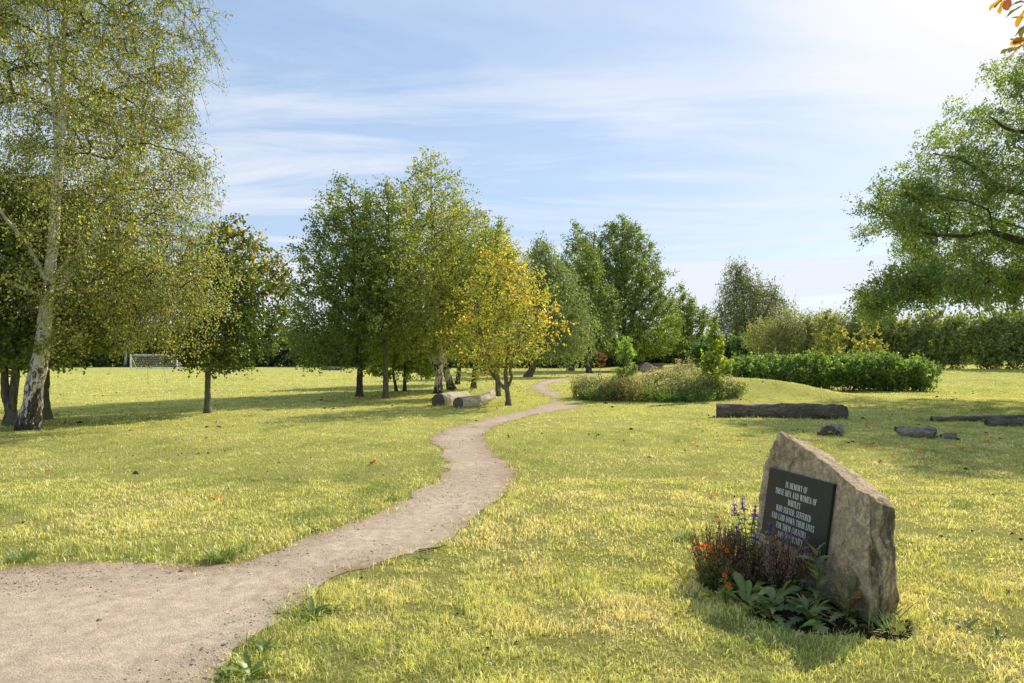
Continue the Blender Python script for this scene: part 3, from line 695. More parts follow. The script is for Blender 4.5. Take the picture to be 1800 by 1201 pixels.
# --- golden cherry
b = gp(894, 713)
CH = dict(mind=.42, n=62, twigs=6, size=.105, asp=.55, spread=.50, droop=.15, lift=.05, rand=.75, out=.7, hang=.45, flat=.7, cols=[(G(.11, .14, .028), 4), (G(.18, .19, .035), 3), (G(.26, .22, .035), 1.5)], autumn=YEL_C, jit=.22, mid=.3)
cst = [([(0, 0, 0), (-.03, 0, .35), (-.06, 0, .62), (-.10, 0, 1.1), (-.02, .05, 1.8), (0, 0, 3.2), (-.05, 0, 5.2)], [.10, .085, .085, .065, .055, .04, .012]),
       ([(-.06, 0, .55), (-.3, .05, .75), (-.55, .1, 1.05), (-.8, .15, 1.4), (-.95, .2, 2.1), (-1.1, .25, 3.3)], [.07, .065, .055, .05, .035, .012]),
       ([(-.03, 0, .6), (.1, -.05, .95), (.06, -.08, 1.25), (.3, -.1, 2.2), (.7, -.1, 3.4)], [.05, .045, .042, .035, .012]),
       ([(-.05, 0, 1.3), (.35, .2, 2.0), (.9, .3, 2.6), (1.4, .3, 3.1)], [.04, .035, .025, .01]),
       ([(-.4, 0, .9), (-.75, -.3, 1.9), (-1.0, -.4, 3.1), (-.7, -.3, 4.3)], [.045, .038, .025, .01])]
tree('cherry_tree', 'small wide cherry in golden orange autumn leaf beside the bend of the path', 'tree', b, cst,
     [(.95, -1.2, .5), (1.3, -.6, 1.2), (2.0, -.25, 1.7), (3.0, -.15, 1.85), (4.0, -.15, 1.6), (4.7, -.2, 1.15), (5.5, -.25, .5), (6.0, -.2, .15)], 270, CH, 120, 'bark_pale', .95, .85, .03, .45, .36,
     True, 5, .008, aut=lambda t: np.clip(.17 + .2 * (np.hypot(t[:, 0], t[:, 1]) - 1.2) + .08 * (t[:, 2] - 3) + .22 * np.sin(t[:, 0] * 2.1 + t[:, 2] * 1.7), .1, .95))
# --- back centre
b = gp(936, 663)
WB = dict(n=62, twigs=6, size=.19, asp=.5, spread=1.2, droop=.75, rand=.6, out=.35, lift=-.3, hang=1.0, flat=.3, cols=GREY_C + [(G(.09, .125, .04), 3)], jit=.22, mid=.3)
tree('weeping_birch', 'weeping birch with a leaning grey trunk beyond the golden cherry', 'tree', b,
     [([(-.4, 0, 0), (.1, 0, 1.0), (.6, 0, 2.2), (1.2, 0, 4), (1.6, 0, 7), (1.4, 0, 10.6)], [.34, .27, .23, .18, .11, .03])],
     [(2.2, 1.9, 2.6), (4, 1.9, 3.4), (6, 1.7, 3.2), (8, 1.5, 2.7), (9.6, 1.2, 1.8), (11.2, .7, .8), (12.3, .5, .2)], 620, WB, 121, 'bark_pale', 2.5, -.2, .25, .5, .25, False, 4, .018)
POP = dict(mind=.95, n=84, size=.22, asp=.75, spread=.85, lift=.25, hang=.3, flat=.6, cols=[(G(.065, .092, .026), 5), (G(.085, .115, .03), 4), (G(.05, .07, .02), 3), (G(.13, .145, .035), 1)], mid=.35)
b = gp(1003, 652)
tree('alder_tree', 'thick trunked dark tree right of the weeping birch far back', 'tree', b, straight(13, .45, (2.2, 0), 6, .12, 9), [(2.4, .5, 2.6), (5, 1.2, 3.6), (9, 1.8, 3.2), (14, 2.0, 1.6), (16.4, 1.8, .3)], 420, dict(POP, size=.25, cols=DARK_C + [(G(.08, .10, .03), 3)]), 122, 'bark', 2.4, .7, sides=4, r_tip=.02)
b = gp(1035, 655.5)
tree('grey_poplar', 'tall tree with a straight dark trunk where the path disappears', 'tree', b, straight(15.6, .32, (.6, 0), 7, .12, 10), [(2.6, .4, 2.2), (4.5, .4, 3.0), (8, -.2, 2.9), (11, -.8, 2.6), (14, -1.2, 1.8), (16.6, -1.4, .4)], 640, POP, 123, 'bark', 2.4, .9, sides=4, r_tip=.018)
b = gp(1092, 652.5)
pb = dict(POP); pb['autumn'] = [(G(.17, .19, .03), 3), (G(.13, .16, .03), 3)]
tree('grey_poplar', 'broadest tall tree of the back group with light low boughs on its right', 'tree', b, straight(17.5, .38, (.2, 0), 7, .15, 11) + [([(0, 0, 3), (1.2, 0, 6), (2.3, 0, 10), (2.6, 0, 15)], [.2, .17, .12, .03])], [(1.8, 1.4, 3.8), (4, 1.8, 5.8), (7, 1.5, 5.7), (10, 1.0, 5.5), (13, .5, 5.1), (15.6, 0, 4.2), (17.6, -.2, 2.8), (19.2, -.3, .6)], 1300, pb, 124, 'bark', 2.4, .9, .03, .45, .3, sides=4, r_tip=.02, aut=lambda t: np.clip(.75 - .11 * t[:, 2] + .06 * t[:, 0], 0, .8))
b = gp(1201, 648.5)
tree('oak_tree', 'dark rounded oak between the tall back group and the weeping willow', 'tree', b, straight(9.5, .32, (0, 0), 6, .1, 12), [(1.8, 0, 2.6), (3.5, 0, 3.9), (6, 0, 3.9), (8.5, -.2, 2.8), (10.5, -.3, 1.6), (12.2, -.4, .3)], 520, dict(POP, size=.24, cols=DARK_C + [(G(.07, .10, .025), 3)]), 125, 'bark', 1.8, .7, sides=4, r_tip=.02)
b = ((1315 - CX) / F * 92, 92.)
WW = dict(n=78, twigs=7, size=.28, asp=.36, spread=2.1, droop=.9, rand=.55, out=.45, lift=-.35, hang=1.4, flat=.2, cols=[(G(.085, .10, .045), 5), (G(.11, .12, .05), 3), (G(.06, .072, .034), 3), (G(.15, .14, .05), .8)], jit=.22, mid=.35, scat=.10)
tree('weeping_willow', 'grey green weeping willow with trailing twigs against the pale sky', 'tree', b, straight(11, .5, (-1, 0), 6, .15, 13) + [([(0, 0, 2.6), (1.5, 0, 5), (3, 0, 8.4), (3.9, 0, 10.6)], [.25, .2, .14, .04])],
     [(2.2, .1, 4.2), (4, .2, 5.2), (6.5, .2, 5.5), (8.8, .4, 5.1), (10.2, 0, 3.6), (11.8, -1.0, 2.2), (13.4, -1.7, .8)], 430, WW, 126, 'bark', 2.2, -.1, .3, .5, .34, sides=4, r_tip=.02, leafmat='leaf_soft', extra_tips=[(3.2, 0, 10.6), (3.8, .4, 10.3), (4.3, -.3, 10.0), (2.8, .5, 10.5), (-2.0, 0, 13.0), (-1.6, .3, 13.4), (-2.6, .2, 12.2)])

# --- ash at right, trunk out of frame
b = (21.5, 24.0)
ASH = dict(mind=.92, mz=1.5, n=230, twigs=12, size=.115, asp=.48, spread=.52, droop=.12, rand=1.0, out=.4, lift=.1, hang=.4, flat=.9, cols=ASH_C, jit=.38, mid=.16, scat=.075)
bz_ = gz(*b)
def arel(px, py, Y=23.5): 
    p = at(px, py, Y); return (p[0] - b[0], p[1] - b[1], p[2] - bz_)
ast = [([(0, 0, 0), (0, 0, 2.2), (-.2, 0, 4.5), (-.4, 0, 8), (-.3, 0, 13)], [.5, .42, .36, .22, .05]),
       ([(0, 0, 2.6), (-1.8, 0, 4.0), arel(1800, 490), arel(1740, 485), arel(1690, 505), arel(1620, 490), arel(1560, 500)], [.22, .17, .12, .10, .075, .05, .02]),
       ([(-.1, 0, 3.6), (-2.4, -.4, 5.2), arel(1780, 420), arel(1740, 408), arel(1690, 415), arel(1620, 410)], [.2, .16, .12, .095, .06, .02]),
       ([(-.3, 0, 5.5), (-2.5, .3, 7.2), arel(1760, 330), arel(1700, 285), arel(1640, 270)], [.16, .12, .09, .06, .02]),
       ([(-.4, 0, 7.5), (-2.4, -.2, 9.3), arel(1780, 230), arel(1740, 205)], [.13, .1, .06, .02])]
ex = []
rgx = np.random.default_rng(8)
for k in range(70):
    t_ = rgx.random(); ex.append(arel(1505 + 150 * t_ + rgx.normal() * 8, 530 - 35 * t_ + rgx.normal() * 14 + 8 * math.sin(t_ * 9), 23.5 + rgx.uniform(-1.4, 1.4)))
for k in range(30): ex.append(arel(rgx.uniform(1545, 1640), rgx.uniform(320, 420), 23.5 + rgx.uniform(-2, 2)))
for k in range(36): ex.append(arel(rgx.uniform(1620, 1790), rgx.uniform(470, 535), 23.5 + rgx.uniform(-2, 2)))
tree('ash_tree', 'large spreading ash overhanging from the right edge with feathery green leaves', 'tree', b, ast,
     [(4.3, -.6, 4.4), (5.2, -.2, 7.0), (6.4, 0, 8.3), (8.0, .2, 7.6), (9.6, .5, 6.2), (11.4, .6, 5.4), (13.0, .7, 4.2), (14.6, .8, 1.4)], 1500, ASH, 130, 'bark', 3.0, .35, .08, .42, .17, False, 5, .009, extra_tips=ex)

# ------------------------------------------------------------------ shrubs and hedges
def shrub(name, label, cat, base, blobs, ncl, lf, seed, bark='bark', nst=60, spread=.3, group=None, leafmat='leaf', shell=.55, zlo=.05, stemr=.012):
    """blobs: [(cx,cy,cz,rx,ry,rz)] offsets; leaf clusters fill an uneven shell, stems fan from the ground"""
    rng = np.random.default_rng(seed); bx, by = base; bz = gz(bx, by)
    root = thing(name, label, cat, (bx, by, bz), group); B = np.array([bx, by, bz])
    bl = np.array(blobs, float); vol = (bl[:, 3] * bl[:, 4] + bl[:, 3] * bl[:, 5] + bl[:, 4] * bl[:, 5]); k = rng.choice(len(bl), ncl * 2, p=vol / vol.sum())
    d = unit(rng.normal(size=(len(k), 3))); 
    rr = (1 - shell * rng.random(len(k)) ** 1.3); rr = rr * (1 + .3 * fbm3(d * 1.6 + bl[k, :3] * .7, 1.4, seed, 3))
    P = bl[k, :3] + d * bl[k, 3:] * rr[:, None]
    keep = P[:, 2] > zlo
    for j, q in enumerate(bl):   # hollow where blobs run into each other
        e = (((P - q[:3]) / q[3:]) ** 2).sum(1); keep &= ~((e < (1 - shell) ** 2) & (k != j))
    P = P[keep][:ncl]; k = k[keep][:ncl]; D = unit(P - bl[k, :3] * np.array([1, 1, .4]))
    fo = MB(); foliage(fo, rng, P + B, D, lf)
    st = MB(); sel = rng.choice(len(P), min(nst, len(P)), replace=False); E = P[sel]
    S0 = np.stack([bl[k[sel], 0] + (E[:, 0] - bl[k[sel], 0]) * .35 + rng.normal(size=len(sel)) * .08, bl[k[sel], 1] + (E[:, 1] - bl[k[sel], 1]) * .35, np.full(len(sel), -.05)], -1)
    t = np.linspace(0, 1, 5)[None, :, None]; mid = S0 * .45 + E * .55; mid[:, 2] = E[:, 2] * .62
    Q = (1 - t) ** 2 * S0[:, None] + 2 * t * (1 - t) * mid[:, None] + t * t * E[:, None]
    Q[:, 0, 2] = -.05
    gzv = height(Q[:, 0, 0] + bx, Q[:, 0, 1] + by) - bz; Q[:, 0, 2] += gzv
    tubes(st, Q + B, np.tile(np.linspace(stemr, stemr * .4, 5), (len(sel), 1)), 4)
    if name in ('hedgerow', 'tall_hedge'):
        off = fo.n; fo.v += st.v; fo.c += st.c; fo.n += st.n; fo.f[4] += [q + off for q in st.f[4]]; fo.m[4] += [q * 0 + 1 for q in st.m[4]]
        bpy.data.objects.remove(root); o = fo.build(name, [M[leafmat], M[bark]], loc=(bx, by, bz), smooth=False); return tag(o, label, cat, group)
    st.build('stems', M[bark], root); fo.build('foliage', M[leafmat], root, smooth=False); return root
# dogwood hedge, right of centre
DW = dict(n=30, size=.13, asp=.6, spread=.26, lift=.25, hang=.3, flat=.9, cols=[(G(.085, .135, .035), 4), (G(.06, .10, .026), 4), (G(.115, .16, .04), 2), (G(.15, .15, .03), .5)], jit=.3)
bl = []
rg = np.random.default_rng(3)
for i in range(11):
    x = -4.6 + i * .92; bl.append((x + rg.normal() * .1, rg.normal() * .15 + .09 * x, .95 + rg.normal() * .06, .95, 1.25, .98 + rg.normal() * .12 - (.14 if i in (5, 6) else 0)))
bl[0] = (-4.5, -.3, .85, .9, 1.2, .85); bl[-1] = (4.5, .3, .85, .85, 1.1, .85)
shrub('dogwood_hedge', 'long low rounded hedge of leafy dogwood behind the dark log', 'hedge', (15.55, 33.4), bl, 2300, DW, 140, nst=260, shell=.5, stemr=.018)
shrub('laurel_bush', 'dark green bush behind the sapling and small boulder, left of the long hedge', 'bush', (21.5, 66), [(-2.6, 0, 1.4, 2.0, 1.8, 1.5), (0, 0, 1.6, 2.2, 1.8, 1.7), (2.4, 0, 1.4, 2.0, 1.8, 1.5)], 760, dict(DW, size=.24, spread=.45, cols=[(G(.05, .09, .026), 4), (G(.075, .115, .03), 3), (G(.04, .07, .02), 3)]), 141, nst=60, stemr=.03)
SW = dict(n=34, twigs=4, size=.22, asp=.32, spread=.9, lift=.85, rand=.35, out=.7, hang=-.2, flat=.2, cols=[(G(.155, .17, .075), 4), (G(.19, .20, .09), 3), (G(.115, .13, .055), 3), (G(.20, .17, .07), 1)], jit=.2)
shrub('willow_scrub', 'wide olive yellow willow thicket with upright twigs behind the long hedge', 'bush', (25.5, 58), [(-3.6, 0, 2.0, 2.3, 2.2, 2.2), (-1.4, 0, 2.5, 2.4, 2.2, 2.5), (1.2, 0, 2.5, 2.4, 2.2, 2.3), (3.5, 0, 2.0, 2.3, 2.2, 2.0), (5.4, .5, 1.6, 1.8, 1.8, 1.6)], 1250, SW, 142, nst=160, stemr=.03, leafmat='leaf_soft')
# tall hedge at right
HG = dict(n=40, size=.19, asp=.6, spread=.42, lift=.45, hang=.25, flat=.6, cols=[(G(.10, .13, .05), 5), (G(.135, .155, .06), 4), (G(.19, .195, .075), 2.4), (G(.07, .09, .036), 1.6)], jit=.3)
bl = []; rg = np.random.default_rng(4)
for i in range(19):
    t = i / 18; x = -9 + 28 * t; bl.append((x + rg.normal() * .2, 4.6 - 9.5 * t + rg.normal() * .3, 2.2 + .15 * t, 1.5, 1.5, 2.55 + .35 * t + rg.normal() * .14))
shrub('tall_hedge', 'tall clipped grey green hedge along the right boundary', 'hedge', (38.5, 52.5), bl, 4600, HG, 143, nst=160, shell=.6, stemr=.03)
# far hedgerow, left and centre back
HR = dict(n=44, size=.55, asp=.7, spread=1.25, lift=.35, hang=.3, flat=.6, cols=[(G(.05, .066, .022), 5), (G(.07, .085, .028), 4), (G(.10, .105, .035), 1.5), (G(.035, .05, .018), 3)], jit=.3)
def hedgerow(label, pts, hts, n, seed, cols=None):
    rg = np.random.default_rng(seed); bl = []
    c = np.mean(pts, axis=0); P = np.array(pts, float); seg = np.linalg.norm(np.diff(P, axis=0), axis=1); tot = seg.sum(); cs = np.concatenate([[0], np.cumsum(seg)])
    for s_ in np.arange(0, tot + .1, 4.2):
        q = [np.interp(s_, cs, P[:, k]) for k in (0, 1)]; h = np.interp(s_, cs, hts) * rg.uniform(.82, 1.12)
        bl.append((q[0] - c[0], q[1] - c[1] + rg.normal() * .6, h * .40, 3.4, 2.6, h * .60))
    lf = dict(HR)
    if cols: lf['cols'] = cols
    return shrub('hedgerow', label, 'hedge', tuple(c), bl, n, lf, seed, nst=60, stemr=.07, zlo=.0, shell=.8)
hedgerow('dark hedgerow closing the playing field behind the white goal', [(-104, 126), (-70, 128), (-38, 128), (-14, 124)], [8.5, 7.5, 7.6, 7.0], 3800, 150)
hedgerow('dense dark hedgerow behind the middle and back trees', [(-14, 118), (4, 114), (22, 112), (40, 108)], [6.0, 5.0, 4.8, 5.6], 2300, 151, DARK_C)
hedgerow('low distant hedge showing between the willow thicket and the tall hedge', [(40, 104), (52, 98), (66, 96)], [5.4, 5.0, 5.4], 1000, 152, MID_C)
# far birch stem in front of the hedgerow
b = ((220 - CX) / F * 122, 122.)
tree('silver_birch', 'far off slim silver birch in front of the hedgerow just left of the goal', 'tree', b, straight(9, .24, (.3, 0), 5, .1, 20), [(3, .2, 1.6), (5.5, .2, 2.8), (8, .2, 2.2), (10.5, .2, .4)], 140, dict(BL2, size=.36, spread=1.0, n=40), 127, 'birch', 2.4, .6, sides=4, r_tip=.02)
# saplings
SAP = dict(n=26, size=.14, asp=.72, spread=.22, lift=.1, hang=.55, flat=.8, cols=[(G(.16, .20, .025), 4), (G(.10, .145, .022), 4), (G(.24, .22, .03), 1.6)], mid=.4)
b = (7.55, 25.6)
tree('sapling', 'bright yellow green sapling rising from the right end of the wildflower bed', 'sapling', b, straight(2.9, .035, (.05, 0), 6, .04, 21), [(.4, .0, .4), (1.0, .0, .60), (1.6, 0, .52), (2.3, .02, .30), (2.95, .02, .08)], 90, dict(SAP, n=22, cols=[(G(.12, .16, .025), 4), (G(.085, .12, .022), 4), (G(.19, .18, .03), 1.6)]), 160, 'bark', .35, .5, r_tip=.005, w=.5)
b = (4.25, 26.0)
tree('sapling', 'fresh green sapling with upright shoots at the left of the wildflower bed', 'sapling', b, straight(2.5, .03, (.05, 0), 6, .04, 22), [(.5, .1, .34), (1.2, .1, .42), (1.9, .1, .36), (2.55, .05, .1)], 70, dict(SAP, cols=[(G(.11, .16, .04), 4), (G(.15, .19, .05), 3)], asp=.4, size=.15), 161, 'bark', .3, .8, r_tip=.005, w=.5)
b = (3.65, 27.2)
tree('sapling', 'little red leaved sapling beside the wildflower bed near the path', 'sapling', b, straight(1.7, .022, (-.1, 0), 6, .04, 23), [(1.2, -.1, .2), (1.45, -.1, .2), (1.8, -.15, .1)], 9, dict(SAP, cols=[(G(.11, .045, .028), 4), (G(.085, .04, .025), 3)], asp=.5, size=.12, n=20), 162, 'bark', .9, .8, r_tip=.004)
b = (23.0, 49.5)
tree('young_tree', 'thin yellowing young tree at the right of the willow thicket', 'sapling', b, straight(4.4, .06, (.1, 0), 6, .06, 24), [(.8, 0, 1.0), (2.2, 0, 1.25), (3.4, 0, .8), (4.6, 0, .2)], 120, dict(SAP, size=.20, spread=.4, n=22, cols=[(G(.15, .16, .05), 4), (G(.19, .155, .04), 1.5), (G(.11, .13, .04), 4)]), 163, 'bark', .8, .9, r_tip=.008)
b = (26.4, 50.5)
tree('young_tree', 'spindly sparse young tree with an open top right of the yellowing one', 'sapling', b, straight(5.4, .06, (.1, 0), 7, .08, 25), [(.6, 0, 1.2), (1.6, .2, 1.5), (3.0, 0, .9), (4.4, 0, .7), (5.6, 0, .25)], 90, dict(SAP, size=.20, spread=.4, n=16, cols=[(G(.16, .165, .045), 4), (G(.20, .165, .04), 1.5), (G(.11, .13, .035), 3)]), 164, 'bark', .6, .9, r_tip=.008)

# ------------------------------------------------------------------ wildflower bed (stuff) : stalks, leaves and pale seed heads nobody could count
rng = np.random.default_rng(70); mb = MB()
n = 2600
x = rng.uniform(2.5, 9.4, n); y = rng.uniform(24.2, 29.0, n)
edge_y = 24.4 + .45 * fbm2(x, x * 0, .8, 6, 3) + .05 * (x - 5) ** 2 * (x < 5) * .8
k = (((x - 5.8) / 3.45) ** 2 + ((y - 26.7) / 2.35) ** 2 + .5 * fbm2(x, y, .9, 4, 3)) < 1; x, y = x[k], y[k]; n = len(x)
hgt = (.55 + .35 * fbm2(x, y, .7, 8, 3) * 1.6 + rng.uniform(-.15, .3, n)) * (1 - .35 * sstep(26, 24.4, y)) * (1 - .35 * sstep(7.5, 9, x))
hgt = np.clip(hgt, .2, 1.25); z = height(x, y)
S = np.stack([x, y, z], -1); top = S + np.stack([rng.normal(size=n) * .1, rng.normal(size=n) * .1, hgt], -1)
t = np.array([0, .5, 1.])[None, :, None]; Q = S[:, None] * (1 - t) + top[:, None] * t
tubes(mb, Q, np.tile([.008, .006, .004], (n, 1)), 3, np.array([[.14, .15, .05]]).repeat(n, 0))
m_ = 26; s = rng.random((n, m_)) ** .8
P = (S[:, None] * (1 - s[..., None]) + top[:, None] * s[..., None] + rng.normal(size=(n, m_, 3)) * np.array([.09, .09, .03])).reshape(-1, 3)
ax = unit(rng.normal(size=P.shape) + np.array([0, 0, .3])); nor = unit(rng.normal(size=P.shape) * .8 + np.array([0, 0, .7]))
hue = np.repeat(np.clip(.5 + fbm2(x, y, 1.1, 12, 3) * 1.8, 0, 1), m_)[:, None]
col = (np.array([[.075, .125, .028]]) * (1 - hue) + np.array([[.125, .155, .05]]) * hue) * rng.uniform(.65, 1.4, (len(P), 1))
br_ = rng.random(len(P)) < np.repeat(np.where((np.abs(x - 4.0) < .7) & (y < 26), .35, .04), m_); col[br_] = np.array([.16, .075, .03])
leaves(mb, P, ax, nor, rng.uniform(.06, .13, len(P)), rng.uniform(.025, .05, len(P)), col)
hd = 8; ks = np.where(y > 25.1)[0]; P = (top[ks][:, None] + rng.normal(size=(len(ks), hd, 3)) * np.array([.06, .06, .07])).reshape(-1, 3)
pc = pick_cols(rng, len(P), [(G(.42, .34, .27), 4), (G(.36, .27, .26), 2.2), (G(.30, .27, .16), 3), (G(.5, .45, .38), 1)])
leaves(mb, P, unit(rng.normal(size=P.shape)), unit(rng.normal(size=P.shape)), rng.uniform(.025, .06, len(P)), rng.uniform(.02, .045, len(P)), pc * rng.uniform(.7, 1.2, (len(P), 1)))
tag(mb.build('wildflowers', M['leaf_soft'], smooth=False), 'tangled bed of wildflowers and pale pink seed heads beside the path', 'wildflowers', kind='stuff')

# ------------------------------------------------------------------ the memorial stone
PSI = math.radians(12.6); K = .15
C0 = np.array([2.166, 4.11, 0]); dF = np.array([-math.sin(PSI), math.cos(PSI), 0]); nH = np.array([-math.cos(PSI), -math.sin(PSI), 0])   # nH: outward from the inscribed face
def face(s, z, back=0.0): return C0 + dF * s - nH * (z * K + back) + np.array([0, 0, z])
def face_px(px, py, back=0.0):
    """point of the (leaning) face, pushed back by `back`, seen at a photograph position"""
    d = np.array([(px - CX) / F, 1, (HOR - py) / F]); o = np.array([0, 0, EYE])
    nrm = unit(nH + np.array([0, 0, K])); q = face(0, 0, back)
    return o + d * (nrm @ (q - o)) / (nrm @ d)
front = [face_px(1345, 812), face_px(1356, 787), face_px(1372, 762), face_px(1401, 780), face_px(1447, 813), face_px(1486, 842), face_px(1514, 866), np.array([2.19, 4.17, .755]), np.array([2.155, 4.12, -.12]), face(1.25, -.12), face(1.24, .3)]
backp = [face_px(1381, 760, .13), face_px(1402, 766, .20), face_px(1452, 795, .24), face_px(1494, 825, .25), face_px(1532, 848, .25), np.array([2.40, 4.34, .715]), np.array([2.44, 4.33, .45]), np.array([2.43, 4.31, -.12]), np.array([2.17, 5.42, -.12]), np.array([2.14, 5.46, .6]), np.array([2.38, 4.24, .66])]
root_loc = (2.17, 4.72, 0.)
def convex_remesh(hulls, voxel, name):
    bm = bmesh.new()
    for pts in hulls:
        vs = [bm.verts.new(tuple(p)) for p in pts]
        r = bmesh.ops.convex_hull(bm, input=vs); bmesh.ops.delete(bm, geom=[g for g in set(r['geom_interior'] + r['geom_unused']) if isinstance(g, bmesh.types.BMVert)], context='VERTS')
    me = bpy.data.meshes.new('hull'); bm.to_mesh(me); bm.free()
    o = bpy.data.objects.new('hull', me); C.objects.link(o); md = o.modifiers.new('r', 'REMESH'); md.mode = 'VOXEL'; md.voxel_size = voxel
    dg = bpy.context.evaluated_depsgraph_get(); dg.update(); me2 = bpy.data.meshes.new_from_object(o.evaluated_get(dg))
    n = len(me2.vertices); V = np.zeros(n * 3); me2.vertices.foreach_get('co', V); V = V.reshape(-1, 3)
    Nn = np.zeros(n * 3); me2.vertices.foreach_get('normal', Nn); Nn = Nn.reshape(-1, 3)
    Fq = np.array([list(p.vertices) for p in me2.polygons if len(p.vertices) == 4]); Ft = [list(p.vertices) for p in me2.polygons if len(p.vertices) == 3]
    bpy.data.objects.remove(o); bpy.data.meshes.remove(me); bpy.data.meshes.remove(me2)
    return V, Nn, Fq, Ft
plane_corner = [face(.30, -.12), face_px(1500, 853)]
bulge = [face_px(1490, 846), face_px(1514, 866), np.array([2.19, 4.17, .755]), np.array([2.155, 4.12, -.12]), face(.40, -.12), face(.40, .3), face(.40, .6), face(.36, -.12, .2), face(.36, .6, .2), np.array([2.40, 4.34, .715]), np.array([2.44, 4.33, .45]), np.array([2.43, 4.31, -.12]), np.array([2.38, 4.24, .66])]
slab_pts = [p for i, p in enumerate(front) if i not in (7, 8, 6)] + plane_corner + [p for i, p in enumerate(backp) if i != 10]
V, Nn, Fq, Ft = convex_remesh([slab_pts, bulge], .0105, 'stone')
rdg = 1 - np.abs(fbm3(V, 2.6, 5, 4)) * 2.2
topm = np.clip(Nn[:, 2], 0, 1)[:, None]
d = .038 * fbm3(V * np.array([1, 1, .8]), 3.2, 1, 5) + .016 * fbm3(V, 11, 2, 4) + .012 * (rdg - .5) + topm[:, 0] * .022 * np.abs(fbm3(V, 9, 3, 3)) + .006 * fbm3(V, 40, 7, 2)
isface = np.clip((Nn @ unit(nH)) * 3 - 1.6, 0, 1)
sF = (V - C0) @ dF
onplate = isface * sstep(.36, .46, sF) * sstep(1.27, 1.20, sF) * sstep(.15, .22, V[:, 2]) * sstep(.85, .77, V[:, 2])
d = d * (1 - .92 * onplate) - .010 * onplate
V2 = V + Nn * d[:, None]
lich = np.clip((-Nn[:, 1] - .25) * 2, 0, 1) * np.clip(1.0 - .4 * V[:, 2], 0, 1)
mb = MB(); mb.add(V2, Fq, np.stack([lich, lich, lich], -1)); 
if Ft: mb.addfaces(Ft, 0)
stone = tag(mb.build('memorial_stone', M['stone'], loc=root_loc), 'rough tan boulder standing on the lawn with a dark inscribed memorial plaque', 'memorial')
# plaque: bevelled slate slab
def local_frame():
    u = -dF; nn = unit(nH + np.array([0, 0, K])); v = np.cross(nn, u); return u, v, nn
U_, V_, N_ = local_frame()
pc = face((.463 + 1.193) / 2, .5) + N_ * .006
W_, H_, T_ = .73, .512, .026
def slab(mb, c, w, h, t, bv=.004):
    pts = []
    for z, g in ((-t / 2, 0), (t / 2 - bv, 0), (t / 2, bv)):
        for sx, sy in ((-1, -1), (1, -1), (1, 1), (-1, 1)): pts.append(c + U_ * sx * (w / 2 - g) + V_ * sy * (h / 2 - g) + N_ * z)
    f = [(3, 2, 1, 0), (8, 9, 10, 11)]
    for r in (0, 4):
        for k in range(4): f.append((r + k, r + (k + 1) % 4, r + 4 + (k + 1) % 4, r + 4 + k))
    mb.add(np.array(pts), f)
mb = MB(); slab(mb, pc, W_, H_, T_); plaque = mb.build('plaque', M['slate'], stone, smooth=False)
plaque['label'] = 'dark slate plaque with white capital lettering'
